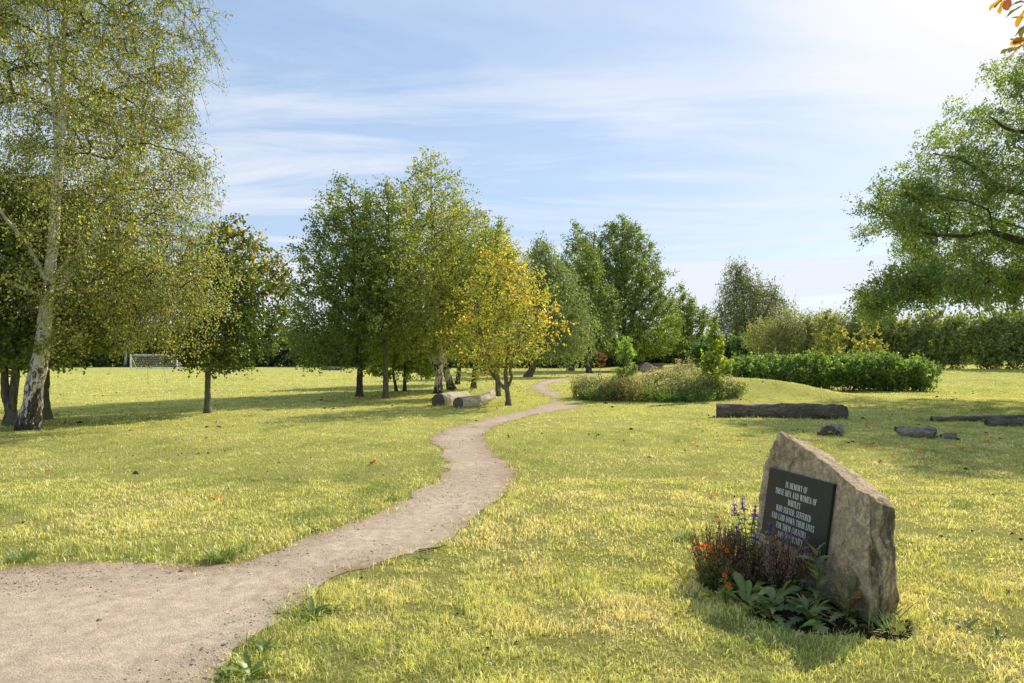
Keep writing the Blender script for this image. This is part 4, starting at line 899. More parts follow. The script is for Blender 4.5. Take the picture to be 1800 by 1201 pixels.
# lettering: hand drawn serif capitals, unit cap height
def glyphs():
    T, t, sf = .175, .062, .05
    def stem(x, w=T, a=0., b=1.): return [('p', [(x, a), (x + w, a), (x + w, b), (x, b)])]
    def serif(x, w, y, ov=.06):
        return [('p', [(x - ov, y), (x + w + ov, y), (x + w + ov, y + sf), (x - ov, y + sf)])]
    def S2(x, w=T): return stem(x, w) + serif(x, w, 0) + serif(x, w, 1 - sf)
    def bar(x0, x1, y, h=t): return [('p', [(x0, y), (x1, y), (x1, y + h), (x0, y + h)])]
    def tick(x, y0, y1, w=.05): return [('p', [(x, y0), (x + w, y0), (x + w, y1), (x, y1)])]
    def diag(x0, y0, x1, y1, w): return [('p', [(x0, y0), (x0 + w, y0), (x1 + w, y1), (x1, y1)])]
    def arc(cx, cy, rx, ry, a0, a1, wx, wy, n=22): return [('a', (cx, cy, rx, ry, a0, a1, wx, wy, n))]
    g = {}
    g['I'] = (S2(.08), .32)
    g['H'] = (S2(.08) + S2(.56) + bar(.2, .6, .48), .80)
    g['T'] = (stem(.27) + serif(.27, T, 0) + bar(.03, .66, 1 - t) + tick(.03, .74, 1) + tick(.61, .74, 1), .70)
    g['E'] = (S2(.08) + bar(.2, .58, 0) + bar(.2, .56, 1 - t) + bar(.2, .46, .49) + tick(.55, 0, .27) + tick(.52, .76, 1) + tick(.42, .40, .62, .04), .66)
    g['F'] = (S2(.08) + bar(.2, .56, 1 - t) + bar(.2, .44, .48) + tick(.52, .74, 1) + tick(.41, .39, .62, .04), .60)
    g['L'] = (S2(.08) + bar(.2, .58, 0) + tick(.55, 0, .29), .64)
    g['N'] = (stem(.12, t) + serif(.10, .08, 0) + serif(.0, .16, 1 - sf, 0) + diag(.60, 0, .06, 1, T) + stem(.70, t) + serif(.68, .08, 1 - sf), .86)
    g['M'] = (stem(.12, t) + serif(.10, .08, 0) + serif(.02, .14, 1 - sf, 0) + diag(.42, 0, .10, 1, T) + diag(.46, 0, .76, 1, t) + S2(.76), 1.02)
    g['O'] = (arc(.40, .5, .36, .52, 0, 360, T, t), .80)
    g['C'] = (arc(.40, .5, .36, .52, 38, 322, T, t) + tick(.66, .66, .98), .74)
    g['D'] = (S2(.08) + arc(.30, .5, .46, .5, -90, 90, T, t), .84)
    g['R'] = (S2(.08) + arc(.32, .745, .28, .255, -90, 90, T * .9, t) + diag(.56, 0, .28, .50, T) + serif(.60, .08, 0), .76)
    g['S'] = (arc(.28, .74, .22, .28, 30, 270, T * .85, t) + arc(.28, .26, .24, .28, -150, 90, T * .85, t) + tick(.43, .72, .98) + tick(.06, .02, .30), .58)
    g['A'] = (diag(.06, 0, .36, 1, t) + diag(.60, 0, .33, 1, T) + bar(.2, .62, .32) + serif(.04, .08, 0) + serif(.60, .16, 0), .84)
    g['V'] = (diag(.34, 0, .06, 1, T) + diag(.40, 0, .66, 1, t) + serif(.05, .16, 1 - sf) + serif(.65, .06, 1 - sf), .76)
    g['W'] = (diag(.28, 0, .04, 1, T) + diag(.34, 0, .54, 1, t) + diag(.70, 0, .46, 1, T) + diag(.76, 0, .98, 1, t) + serif(.03, .16, 1 - sf) + serif(.46, .16, 1 - sf, .02) + serif(.97, .06, 1 - sf), 1.06)
    g['Y'] = (stem(.29, T, 0, .48) + serif(.29, T, 0) + diag(.29, .45, .03, 1, T) + diag(.38, .45, .62, 1, t) + serif(.02, .16, 1 - sf) + serif(.62, .06, 1 - sf), .74)
    g['U'] = (stem(.08, T, .28, 1) + serif(.08, T, 1 - sf) + arc(.40, .30, .32, .32, 180, 360, T * .9, t) + stem(.66, t, .28, 1) + serif(.65, .08, 1 - sf), .80)
    g[','] = ([('p', [(.08, 0), (.22, 0), (.22, .13), (.08, .13)]), ('p', [(.05, -.14), (.1, -.14), (.22, .02), (.13, .02)])], .28)
    g[' '] = ([], .34)
    return g
GL = glyphs()
def text_line(mb, s, cx, cy, cap, sx, z0):
    wid = sum(GL[c][1] + .07 for c in s) * cap * sx; x = cx - wid / 2; zz = 0
    for c in s:
        parts, adv = GL[c]
        for kind, d in parts:
            zz = (zz + 1) % 7; off = z0 + .00006 * zz
            if kind == 'p': loops = [np.array(d)]
            else:
                X0, Y0, rx, ry, a0, a1, wx, wy, n = d; a = np.radians(np.linspace(a0, a1, n))
                o = np.stack([X0 + rx * np.cos(a), Y0 + ry * np.sin(a)], -1); i = np.stack([X0 + (rx - wx) * np.cos(a), Y0 + (ry - wy) * np.sin(a)], -1)
                loops = [np.array([o[k], o[k + 1], i[k + 1], i[k]]) for k in range(n - 1)]
            for L in loops:
                P = pc + U_ * (x + L[:, :1] * cap * sx) + V_ * (cy + L[:, 1:] * cap) + N_ * (T_ / 2 + off)
                a2 = 0.5 * sum(L[q][0] * L[(q + 1) % 4][1] - L[(q + 1) % 4][0] * L[q][1] for q in range(4))
                mb.add(P, [(0, 1, 2, 3)] if a2 > 0 else [(3, 2, 1, 0)])
        x += (adv + .07) * cap * sx
mb = MB(); cap = .043
SX = .50 / (sum(GL[c][1] + .07 for c in 'AND LAID DOWN THEIR LIVES') * cap)
for k, s in enumerate(['IN MEMORY OF', 'THOSE MEN AND WOMEN OF', 'WHITLEY', 'WHO SERVED, SUFFERED', 'AND LAID DOWN THEIR LIVES', 'FOR THEIR COUNTRY', 'AND COMMUNITY']):
    text_line(mb, s, -.012, H_ / 2 - .106 - k * .0615 - cap * .5 + .012, cap, SX, .0006)
mb.build('lettering', M['letter'], plaque, smooth=False)

# ------------------------------------------------------------------ soil of the planting
rng = np.random.default_rng(81)
gx, gy = np.meshgrid(np.linspace(.95, 2.75, 150), np.linspace(3.65, 5.75, 170)); gx, gy = gx.ravel(), gy.ravel()
ins = in_bed(gx, gy, .0); z = height(gx, gy) + .012 + .022 * fbm2(gx, gy, 9, 1, 4) + .03 * fbm2(gx, gy, 2.5, 1, 2)
I = np.arange(len(gx)).reshape(170, 150); q = np.stack([I[:-1, :-1], I[:-1, 1:], I[1:, 1:], I[1:, :-1]], -1).reshape(-1, 4); q = q[ins[q].all(1)]
used = np.unique(q); rem = np.full(len(gx), -1); rem[used] = np.arange(len(used))
mb = MB(); mb.add(np.stack([gx, gy, z], -1)[used], rem[q], np.array([[.055, .036, .022]]) * (1 + .3 * fbm2(gx[used], gy[used], 6, 3, 3))[:, None])
n = 900; x = rng.uniform(1.2, 2.6, n); y = rng.uniform(3.8, 5.5, n); k = in_bed(x, y, 0.03); x, y = x[k], y[k]; r = rng.lognormal(math.log(.008), .5, len(x))
pebbles(mb, x, y, height(x, y) + .018, r, np.array([[.07, .045, .027]]) * rng.uniform(.5, 1.5, (len(x), 1)), .8)
tag(mb.build('soil_bed', M['soil'], smooth=False), kind='structure')

# ------------------------------------------------------------------ planting
def blade(mb, base, az, L, W, pitch, curl, col, prof=None, jag=0, n=9, fold=.25, rng=None, twist=0, wave=0.0):
    """one leaf as a curved strip with a folded midrib; prof(t) gives half width"""
    t = np.linspace(0, 1, n); th = pitch - curl * t; h = np.array([math.cos(az), math.sin(az), 0]); up = np.array([0, 0, 1.])
    ds = L / (n - 1); P = np.zeros((n, 3)); P[0] = base
    for i in range(1, n): P[i] = P[i - 1] + ds * (h * math.cos(th[i]) + up * math.sin(th[i]))
    side0 = np.array([-math.sin(az), math.cos(az), 0]); side = side0 * math.cos(twist) + up * math.sin(twist)
    w = W * .5 * (prof(t) if prof else np.sin(PI * np.clip(t, .04, 1) ** .8))
    w2 = w.copy()
    if jag:
        w = w * (1 - jag * (np.arange(n) % 2)); w2 = w2 * (1 - jag * ((np.arange(n) + 0) % 2))
    T = np.gradient(P, axis=0); nn = unit(np.cross(T, side))
    wv = np.sin(t * 17 + az * 5)[:, None] * W * wave
    Lp = P + side * w[:, None] + nn * (w * fold)[:, None] + nn * wv; Rp = P - side * w2[:, None] + nn * (w2 * fold)[:, None] - nn * wv
    if jag: # lobes sweep forward
        sw = T / (np.linalg.norm(T, axis=1, keepdims=True) + 1e-9) * (W * .22); e = (np.arange(n) % 2 == 0)[:, None]
        Lp = Lp + sw * e; Rp = Rp + sw * e
    V = np.stack([Lp, P, Rp], 1).reshape(-1, 3); i = np.arange(n - 1) * 3
    f = np.concatenate([np.stack([i, i + 1, i + 4, i + 3], -1), np.stack([i + 1, i + 2, i + 5, i + 4], -1)])
    c = np.array(col)[None] * np.repeat(np.stack([np.ones(n), np.full(n, 1.25), np.ones(n)], 1).ravel()[:, None], 3, 1)
    mb.add(V, f, c)
def stalk(mb, p0, p1, r0, r1, col, bend=0, n=6, rng=None):
    t = np.linspace(0, 1, n)[:, None]; P = p0 * (1 - t) + p1 * t; P[:, :2] += np.sin(t * PI) * bend
    tubes(mb, P, np.linspace(r0, r1, n), 5, np.array(col)); return P

rng = np.random.default_rng(90)
# purple sage
def sage(base, label):
    root = thing('purple_sage', label, 'flower', base)
    b = np.array(base); st, lv = MB(), MB()
    spikes = [(-.10, .02, .52), (-.03, .05, .56), (.02, -.08, .53), (.06, .06, .44), (.10, -.16, .42), (.14, -.38, .40), (.20, -.50, .33), (-.02, -.20, .36), (.05, -.30, .30), (-.12, -.1, .38)]
    for dx, dy, h in spikes:
        top = b + np.array([dx, dy, h]); p0 = b + np.array([dx * .3, dy * .45, 0])
        P = stalk(st, p0, top, .0035, .002, (.16, .15, .10), rng.normal(size=2) * .02, 9)
        for i in range(1, 8):
            for s in range(5): blade(lv, P[i], rng.uniform(0, 2 * PI), rng.uniform(.03, .06), .024, .3, .7, np.array((.13, .17, .07)) * rng.uniform(.7, 1.25), n=4)
        fl = MB(); tubes(fl, np.linspace(top - np.array([0, 0, .075]), top + np.array([0, 0, .012]), 4), [.004, .004, .0035, .002], 5, np.array([.13, .10, .17]))
        for i in range(3 if h > .4 else 2):
            c = top - np.array([0, 0, .034 * i]); 
            for s in range(9):
                blade(fl, c + rng.normal(size=3) * .004, s * .7 + rng.uniform(-.2, .2), rng.uniform(.020, .034), .016, rng.uniform(.1, 1.0), .6, np.array([(.10, .045, .27), (.16, .085, .36), (.30, .22, .42)][rng.choice(3, p=[.5, .35, .15])]) * rng.uniform(.8, 1.2), n=4)
        fl.build('flower_spike', M['flower'], root)
    st.build('stems', M['twig'], root); lv.build('leaves', M['leaf_soft'], root)
sage((1.74, 5.02, gz(1.74, 5.02)), 'purple flowered sage standing against the left edge of the plaque')
def heather(base, w, h, n, cols, label, lean=(0, 0)):
    root = thing('heather', label, 'shrub', base); b = np.array(base); st, lv, fl = MB(), MB(), MB()
    for k in range(n):
        a = rng.uniform(0, 2 * PI); rr = w * math.sqrt(rng.random()); hh = h * rng.uniform(.6, 1.08) * (1 - .3 * (rr / w) ** 2)
        p0 = b + np.array([rr * math.cos(a) * .4, rr * math.sin(a) * .4, 0]); p1 = b + np.array([rr * math.cos(a) * 1.05 + lean[0], rr * math.sin(a) * 1.05 + lean[1], hh])
        P = stalk(st, p0, p1, .0025, .0014, (.085, .055, .03), rng.normal(size=2) * .012, 9)
        m_ = 46; s = rng.random(m_); q = np.stack([np.interp(s, np.linspace(0, 1, 9), P[:, j]) for j in range(3)], -1) + rng.normal(size=(m_, 3)) * .006
        up = s > .52; ax = unit(rng.normal(size=(m_, 3)) * .6 + np.array([0, 0, 1.])); no = unit(rng.normal(size=(m_, 3)))
        c = np.where(up[:, None], pick_cols(rng, m_, cols), pick_cols(rng, m_, [(G(.09, .12, .03), 3), (G(.13, .12, .04), 2), (G(.06, .08, .022), 2)])) * rng.uniform(.7, 1.3, (m_, 1))
        g = (1 - .55 * s)
        leaves(fl, q[up], ax[up], no[up], .017 * rng.uniform(.7, 1.2, up.sum()), .009 * rng.uniform(.7, 1.2, up.sum()), c[up])
        leaves(lv, q[~up], ax[~up], no[~up], .024 * rng.uniform(.7, 1.2, (~up).sum()), .007 * rng.uniform(.7, 1.2, (~up).sum()), c[~up])
    st.build('stems', M['twig'], root); lv.build('leaves', M['leaf_soft'], root, smooth=False); fl.build('flower_spikes', M['flower'], root, smooth=False)
heather((1.50, 5.0, gz(1.50, 5.0)), .22, .40, 120, [(G(.19, .075, .065), 3), (G(.24, .11, .09), 2), (G(.14, .12, .04), 5)], 'dark red heather clump at the back left of the planting, left of the sage')
heather((1.85, 4.62, gz(1.85, 4.62)), .18, .45, 105, [(G(.33, .16, .16), 3), (G(.24, .11, .11), 2), (G(.14, .14, .05), 4)], 'pink heather clump growing up over the bottom of the plaque', (0.02, 0))
heather((1.62, 4.72, gz(1.62, 4.72)), .15, .26, 50, [(G(.24, .10, .10), 2), (G(.16, .08, .06), 3), (G(.12, .11, .04), 4)], 'smaller heather clump between the two larger heathers')
heather((1.66, 4.9, gz(1.66, 4.9)), .17, .42, 80, [(G(.20, .14, .06), 3), (G(.16, .15, .05), 3), (G(.24, .10, .08), 1.5)], 'bronze green heather clump between the dark red heather and the plaque')
heather((1.42, 4.72, gz(1.42, 4.72)), .15, .27, 60, [(G(.15, .14, .05), 4), (G(.20, .13, .05), 2)], 'short bronze green heather clump just behind the orange marigolds')
def marigold(base, heads, label):
    root = thing('marigold', label, 'flower', base); b = np.array(base); st, lv = MB(), MB()
    for dx, dy, h, r in heads:
        top = b + np.array([dx, dy, h]); P = stalk(st, b + np.array([dx * .5, dy * .5, 0]), top, .003, .002, (.10, .12, .03), rng.normal(size=2) * .01, 8)
        for i in range(1, 7):
            for s in range(5): blade(lv, P[i], rng.uniform(0, 2 * PI), rng.uniform(.03, .06), .010, rng.uniform(0, .8), .6, np.array((.10, .155, .035)) * rng.uniform(.7, 1.4), jag=.5, n=7)
        fl = MB()
        for ring, (rr, pt) in enumerate(((1, -.15), (1, .25), (.85, .6), (.6, 1.0), (.35, 1.3))):
            for s in range(11 - ring): blade(fl, top + np.array([0, 0, .002 * ring]), s * 2 * PI / (11 - ring) + ring * .3, r * rr * .82, r * .5, pt, .5, np.array([(.60, .14, .012), (.56, .20, .015), (.42, .07, .01)][rng.choice(3)]) * rng.uniform(.85, 1.1), n=4)
        fl.build('flower_head', M['flower'], root)
    st.build('stems', M['twig'], root); lv.build('leaves', M['leaf_soft'], root)
marigold((1.35, 4.80, gz(1.35, 4.8)), [(-.05, .0, .26, .024), (0.0, .03, .265, .026), (.035, .03, .262, .024), (.05, 0, .235, .022), (.0, -.03, .215, .018), (.13, .06, .25, .018), (.155, -.02, .245, .026), (.07, -.04, .20, .014), (.09, .03, .195, .012)], 'orange marigolds with many heads at the left end of the planting')
marigold((1.39, 4.42, gz(1.39, 4.42)), [(-.01, .01, .185, .022), (.005, -.02, .13, .030)], 'two low orange marigold heads at the front left of the planting')
LOBED = lambda t: np.sin(PI * np.clip(t, .05, 1) ** .75) * .9 + .1 * (t < .9)
SPOON = lambda t: .22 + .9 * np.clip((t - .25) / .5, 0, 1) * np.sqrt(np.clip(1 - ((t - .72) / .285).clip(0, 1) ** 2, 0, 1)) - .12 * (t > .99)
def rosette(name, base, specs, label, mat='leaf_soft', cat='plant', stem=None):
    root = thing(name, label, cat, base); b = np.array(base)
    for (az, L, W, pitch, curl, col, prof, jag, n, z) in specs:
        mb = MB(); blade(mb, b + np.array([0, 0, z]), az, L, W, pitch, curl, col, prof, jag, n, .22, wave=.05, twist=rng.uniform(-.35, .35)); mb.build('leaf', M[mat], root)
    if stem is not None:
        mb = MB(); stalk(mb, b, b + np.array(stem), .007, .004, (.12, .14, .05), (0, 0)); mb.build('stem', M['twig'], root)
def thistle(base, h, n, Lr, label, up=.5, cols=None):
    sp = []
    for k in range(n):
        f = k / n; az = k * 2.4 + rng.uniform(-.3, .3); L = rng.uniform(*Lr) * (1 - .45 * f); z = h * f
        c = np.array((cols or [(.075, .115, .045), (.09, .13, .05), (.12, .145, .045), (.065, .10, .048)])[rng.integers(4)]) * rng.uniform(.8, 1.25)
        sp.append((az, L, L * rng.uniform(.34, .46), up * rng.uniform(.3, 1.2) + .5 * f, rng.uniform(.7, 1.5) * (1 - .5 * f), c, LOBED, .55, 15, z))
    rosette('sow_thistle', base, sp, label, stem=(.02, 0, h) if h > .08 else None)
thistle((1.93, 4.32, gz(1.93, 4.32)), .40, 22, (.13, .23), 'tallest sow thistle with jagged leaves in front of the right edge of the plaque')
thistle((1.78, 4.12, gz(1.78, 4.12)), .10, 15, (.17, .27), 'low sow thistle with broad jagged blue green leaves at the front of the planting')
thistle((1.60, 4.20, gz(1.6, 4.2)), .13, 15, (.15, .24), 'sow thistle in the front middle of the planting beside the upright pale leaf')
thistle((2.02, 4.13, gz(2.02, 4.13)), .16, 12, (.12, .19), 'small jagged thistle at the foot of the stone, rightmost plant', cols=[(.10, .12, .04), (.13, .12, .045), (.085, .12, .045), (.12, .10, .04)])
def dock(base, n, label, cols, Lr=(.15, .26), up=1.1):
    sp = []
    for k in range(n):
        L = rng.uniform(*Lr); sp.append((k * 2.4 + rng.uniform(-.4, .4), L, L * rng.uniform(.18, .29), up * rng.uniform(.45, 1.2), rng.uniform(.2, 1.2), np.array(cols[rng.integers(len(cols))]) * rng.uniform(.8, 1.2), SPOON, 0, 11, 0))
    rosette('evening_primrose', base, sp, label)
dock((1.50, 4.36, gz(1.5, 4.36)), 12, 'broad pale spoon shaped leaves standing upright in the front left of the planting', [(.15, .18, .065), (.19, .185, .05), (.10, .14, .035), (.20, .16, .045)])
dock((1.37, 4.55, gz(1.37, 4.55)), 11, 'yellowing green leafy plant under the marigolds', [(.12, .17, .025), (.17, .19, .03), (.26, .22, .04), (.08, .13, .02)], (.10, .19), .8)
dock((1.22, 4.86, gz(1.22, 4.86)), 8, 'yellow leaved plant at the outer left tip of the planting', [(.25, .24, .03), (.17, .20, .03), (.30, .24, .035)], (.10, .18), 1.0)
dock((1.70, 4.42, gz(1.7, 4.42)), 11, 'greyish leafy plant in the middle of the planting below the pink heather', [(.16, .16, .07), (.10, .13, .05), (.14, .12, .06)], (.14, .24), 1.1)
dock((1.58, 4.56, gz(1.58, 4.56)), 10, 'green leafy plant in the centre left of the planting behind the pale upright leaf', [(.09, .13, .03), (.14, .17, .035), (.20, .18, .04)], (.12, .22), 1.0)
dock((2.08, 4.22, gz(2.08, 4.22)), 10, 'brown withered leaves leaning on the face of the stone', [(.11, .075, .04), (.14, .12, .045), (.09, .10, .035)], (.16, .28), 1.45)
dock((1.44, 4.68, gz(1.44, 4.68)), 9, 'yellow green leafy plant between the marigolds and the smaller heather', [(.15, .17, .03), (.20, .18, .035), (.11, .15, .03)], (.10, .17), 1.1)
dock((1.86, 4.24, gz(1.86, 4.24)), 9, 'dull green leafy plant between the two largest sow thistles', [(.14, .18, .05), (.18, .185, .055)], (.11, .18), 1.1)
dock((1.52, 4.26, gz(1.52, 4.26)), 9, 'low olive leafy plant at the front edge under the upright pale leaf', [(.13, .15, .04), (.17, .16, .04), (.10, .10, .04)], (.09, .16), .8)
dock((1.68, 4.02, gz(1.68, 4.02)), 9, 'small fresh green leaves on the front rim of the planting', [(.10, .16, .03), (.13, .18, .035)], (.07, .13), .7)

# ------------------------------------------------------------------ weeds along the path
def weed(px, py, n, L, label, cols):
    x, y = gp(px, py); sp = []
    for k in range(n):
        l = L * rng.uniform(.6, 1.15); sp.append((k * 2.4 + rng.uniform(-.4, .4), l, l * rng.uniform(.22, .36), rng.uniform(.25, 1.1), rng.uniform(.5, 1.3), np.array(cols[rng.integers(len(cols))]) * rng.uniform(.8, 1.25), LOBED, .35, 11, 0))
    rosette('dandelion', (x, y, gz(x, y)), sp, label, 'leaf_soft', 'weed')
WC = [(.075, .115, .028), (.10, .135, .032), (.06, .095, .022)]
weed(548, 1085, 16, .16, 'bright green dandelion rosette on the right grass edge of the path', WC)
weed(585, 1075, 9, .11, 'small dandelion just right of the bright rosette by the path', WC)
weed(465, 1145, 10, .12, 'glossy dandelion close to the path edge near the bottom of the lawn', WC)
weed(440, 1190, 13, .15, 'leafy dandelion at the bottom edge where lawn meets path', WC)
weed(400, 1196, 10, .13, 'leftmost leafy dandelion on the bottom lawn corner', WC)
weed(430, 965, 9, .13, 'pale leaved dandelion on the far edge of the path where it narrows', [(.15, .2, .06), (.10, .16, .03)])
weed(545, 182 + 755, 9, .12, 'dandelion on the left lawn bank just above the path', WC)
weed(775, 962, 8, .09, 'tiny dandelion at the right edge of the path beside a dry twig', [(.18, .22, .03), (.12, .18, .02)])
weed(740, 985, 9, .09, 'small low dandelion on the right path edge below the twig', WC)
weed(1700, 1105, 9, .10, 'flat dandelion in the lawn right of the stone', WC)
weed(1655, 1085, 8, .10, 'pale dandelion nearest the right foot of the stone', WC)
weed(1755, 1120, 9, .10, 'dandelion in the lawn at the lower right edge', WC)
def tuft(px, py, n, h, label, col=(.06, .085, .02)):
    x, y = gp(px, py); mb = MB()
    for k in range(n):
        a = rng.uniform(0, 2 * PI); r = h * .7 * math.sqrt(rng.random())
        blade(mb, np.array([x + r * math.cos(a), y + r * math.sin(a) * .8, gz(x, y)]), a + rng.normal() * .6, h * rng.uniform(.6, 1.2), h * .05, rng.uniform(.7, 1.45), rng.uniform(.2, 1.1), np.array(col) * rng.uniform(.7, 1.6), n=5)
    tag(mb.build('grass_tuft', M['grass'], loc=(x, y, gz(x, y))), label, 'grass tuft')
tuft(390, 985, 230, .13, 'dense dark green grass tuft on the far path edge where the path turns')
tuft(318, 990, 60, .07, 'small low grass tuft spilling onto the path left of the dense one')
tuft(640, 905, 90, .09, 'dark grass tuft on the left lawn edge above the path')
tuft(690, 880, 110, .09, 'green grass tuft on the left lawn edge nearer the bend')
tuft(40, 985, 130, .12, 'rank green grass tuft at the far left beside the path')
tuft(1290, 955, 160, .11, 'dark green grass tuft behind the planting left of the stone', (.05, .075, .018))
tuft(1205, 950, 120, .10, 'dark grass tuft on the lawn left of the heather', (.05, .075, .018))
tuft(1690, 890, 60, .10, 'single upright grass tuft on the lawn right of the stone')
tuft(1570, 1110, 60, .13, 'grass tuft at the right foot of the stone', (.07, .095, .025))
tuft(1525, 1098, 16, .22, 'few long grass blades against the front corner of the stone', (.05, .08, .02))

# ------------------------------------------------------------------ logs
def log(name, label, p0, p1, r0, r1, mat, endcol, seed, bend=0, lift=0, rough=.16, group=None, sides=30, flat=1.0, zs=1.0, rings=46, cat='log', skew=0):
    p0 = np.array([*p0, 0.]); p1 = np.array([*p1, 0.]); L = np.linalg.norm(p1 - p0); ax = (p1 - p0) / L; sd = np.cross([0, 0, 1], ax)
    t = np.linspace(0, 1, rings); R = r0 * (1 - t) + r1 * t
    P = p0 + ax * (t * L)[:, None] + sd * (bend * np.sin(PI * t))[:, None]
    P[:, 2] = height(P[:, 0], P[:, 1]) + R * zs * .74 + lift * t ** 2
    a = np.arange(sides) / sides * 2 * PI; cosa, sina = np.cos(a), np.sin(a)
    loc = np.array([*P[rings // 2, :2], gz(*P[rings // 2, :2])])
    q = np.stack([np.repeat(cosa[None], rings, 0) * 1.2, np.repeat(sina[None], rings, 0) * 1.2, np.repeat((t * L / max(r0, .1) * .35)[:, None], sides, 1)], -1)
    nz = fbm3(q + seed * 3.1, 1.3, seed, 4) * 2 * rough + fbm3(q * np.array([3, 3, .4]) + seed, 2.2, seed + 3, 3) * rough * 1.0
    rr = R[:, None] * (1 + nz)
    V = P[:, None] + sd * (rr * cosa)[..., None] * flat + np.array([0, 0, 1.]) * (rr * sina * zs)[..., None]
    V = V + ax * (skew * (rr * cosa) * (t ** 9)[:, None])[..., None]
    root = thing(name, label, cat, tuple(loc), group)
    mb = MB(); i = np.arange(rings - 1)[:, None] * sides; k = np.arange(sides); k2 = (k + 1) % sides
    mb.add(V.reshape(-1, 3), np.stack([i + k, i + k2, i + sides + k2, i + sides + k], -1).reshape(-1, 4)); mb.build('bark', M[mat], root)
    rg = np.random.default_rng(seed)
    endcol = np.array(endcol) * 2.2
    for e, sgn in ((0, -1), (rings - 1, 1)):
        mb = MB(); c = P[e]; nr = 7; VV = [c + ax * sgn * .012]; cl = [np.array(endcol) * .6]
        crack = rg.uniform(0, 2 * PI)
        for j in range(1, nr + 1):
            f = j / nr * (1.005 if j == nr else 1); dpt = ax * sgn * (.012 * (1 - f))
            for m_ in range(sides):
                v = c + (V[e, m_] - c) * f; g = rg.normal() * .004
                dd = abs((a[m_] - crack + PI) % (2 * PI) - PI); ck = .03 * math.exp(-(dd / .12) ** 2) * f
                VV.append(v + (dpt + ax * sgn * (g - ck)) * (1 if j < nr else .3)); cl.append(np.array(endcol) * (.75 + .25 * (j % 2)) * (1 - .55 * math.exp(-(dd / .12) ** 2)) * (1 if f < .9 else .55))
        F4 = []; F3 = [(0, 1 + m_, 1 + (m_ + 1) % sides) for m_ in range(sides)]
        for j in range(nr - 1):
            for m_ in range(sides): F4.append((1 + j * sides + m_, 1 + (j + 1) * sides + m_, 1 + (j + 1) * sides + (m_ + 1) % sides, 1 + j * sides + (m_ + 1) % sides))
        mb.add(np.array(VV), F4, np.array(cl)); mb.addfaces(F3, 0); mb.build('cut_end', M['wood_end'], root)
    return root
log('log', 'thick pale sawn log, left of the two under the trees', (-2.46, 22.75), (-1.75, 25.6), .235, .215, 'log_pale', (.085, .068, .05), 1, .05, rough=.10)
log('log', 'pale curved log raised at its far end, right of the two under the trees', (-1.72, 21.75), (-.74, 24.3), .195, .185, 'log_pale', (.10, .085, .065), 2, -.14, .16, rough=.13)
log('log', 'long black weathered log lying on the lawn behind the stone', (5.62, 18.75), (8.72, 18.0), .20, .225, 'log_dark', (.075, .06, .05), 3, .2, rough=.2, skew=.85)
log('log', 'thin dark rotten log at the right edge, behind the shorter one', (10.75, 17.5), (14.6, 17.2), .085, .13, 'log_dark', (.05, .045, .04), 4, .1, rough=.26, zs=.8)
log('log', 'shorter dark log at the right edge, in front of the rotten one', (11.25, 16.2), (14.4, 15.7), .10, .11, 'log_dark', (.05, .045, .04), 5, 0, rough=.18)
log('log', 'far grey log lying at the edge of the playing field shade', (-25.6, 92), (-22.6, 91.2), .30, .28, 'log_grey', (.16, .14, .11), 6, rough=.12)
log('log', 'far dark log lying in shade to the right of the thin young maples', (-11.6, 76), (-8.6, 75.2), .26, .26, 'log_dark', (.07, .06, .05), 7, rough=.12)
log('log', 'large far log lying behind the wildflower bed', (14.2, 84), (18.4, 83), .42, .38, 'log_grey', (.09, .08, .06), 8, rough=.12)
# hollow bark piece and broken stump piece
def hollow(label, c, az, L, r, seed, arcdeg=(-12, 192), squash=.85, mat='log_grey', lean=0.0):
    x, y = c; b = np.array([x, y, gz(x, y)]); root = thing('log_piece', label, 'log piece', tuple(b))
    ax = np.array([math.cos(az), math.sin(az), 0]); sd = np.array([-math.sin(az), math.cos(az), 0]); n, mm = 26, 30
    t = np.linspace(0, 1, n)[:, None]; a = np.radians(np.linspace(*arcdeg, mm))[None]
    q = np.stack([np.cos(a) + 0 * t, np.sin(a) + 0 * t, t * 1.2 + 0 * a], -1)
    rr = r * (1 + .35 * fbm3(q + seed, 1.6, seed, 4) + .12 * np.round(fbm3(q * np.array([3, 3, 1]) + seed, 2, seed + 2, 2) * 6) / 3)
    endj = .16 * L * fbm3(q + 7, 3, seed + 5, 3); tt = (t - .5) * L + endj * (np.abs(t - .5) * 2) ** 2 * 1.6
    def sh(k): return b + ax * tt[..., None] + sd * (np.cos(a) * rr * k)[..., None] + np.array([0, 0, 1.]) * ((np.sin(a) * rr * k * squash).clip(-.05) + lean * tt)[..., None]
    O, In = sh(1.0), sh(.45)
    I = np.arange(n * mm).reshape(n, mm); q1 = np.stack([I[:-1, :-1], I[:-1, 1:], I[1:, 1:], I[1:, :-1]], -1).reshape(-1, 4)
    mb = MB(); mb.add(O.reshape(-1, 3), q1); mb.build('bark', M[mat], root, smooth=True)
    mb = MB(); mb.add(np.concatenate([O.reshape(-1, 3), In.reshape(-1, 3)]), q1[:, ::-1] + n * mm, np.array([.17, .14, .10])); o = n * mm
    ed = []
    for row in (0, n - 1): ed += [(I[row, j], I[row, j + 1], I[row, j + 1] + o, I[row, j] + o) for j in range(mm - 1)]
    for cc in (0, mm - 1): ed += [(I[j, cc], I[j + 1, cc], I[j + 1, cc] + o, I[j, cc] + o) for j in range(n - 1)]
    mb.addfaces(ed, 0); mb.build('heartwood', M['wood_end'], root, smooth=False)
hollow('hollow grey half log in front of the long black log', (6.72, 14.35), math.radians(62), .62, .235, 3)
hollow('cracked grey chunk of trunk with a split end, right of the hollow half log', (8.33, 14.0), math.radians(-35), .62, .20, 9, (-20, 200), .95)
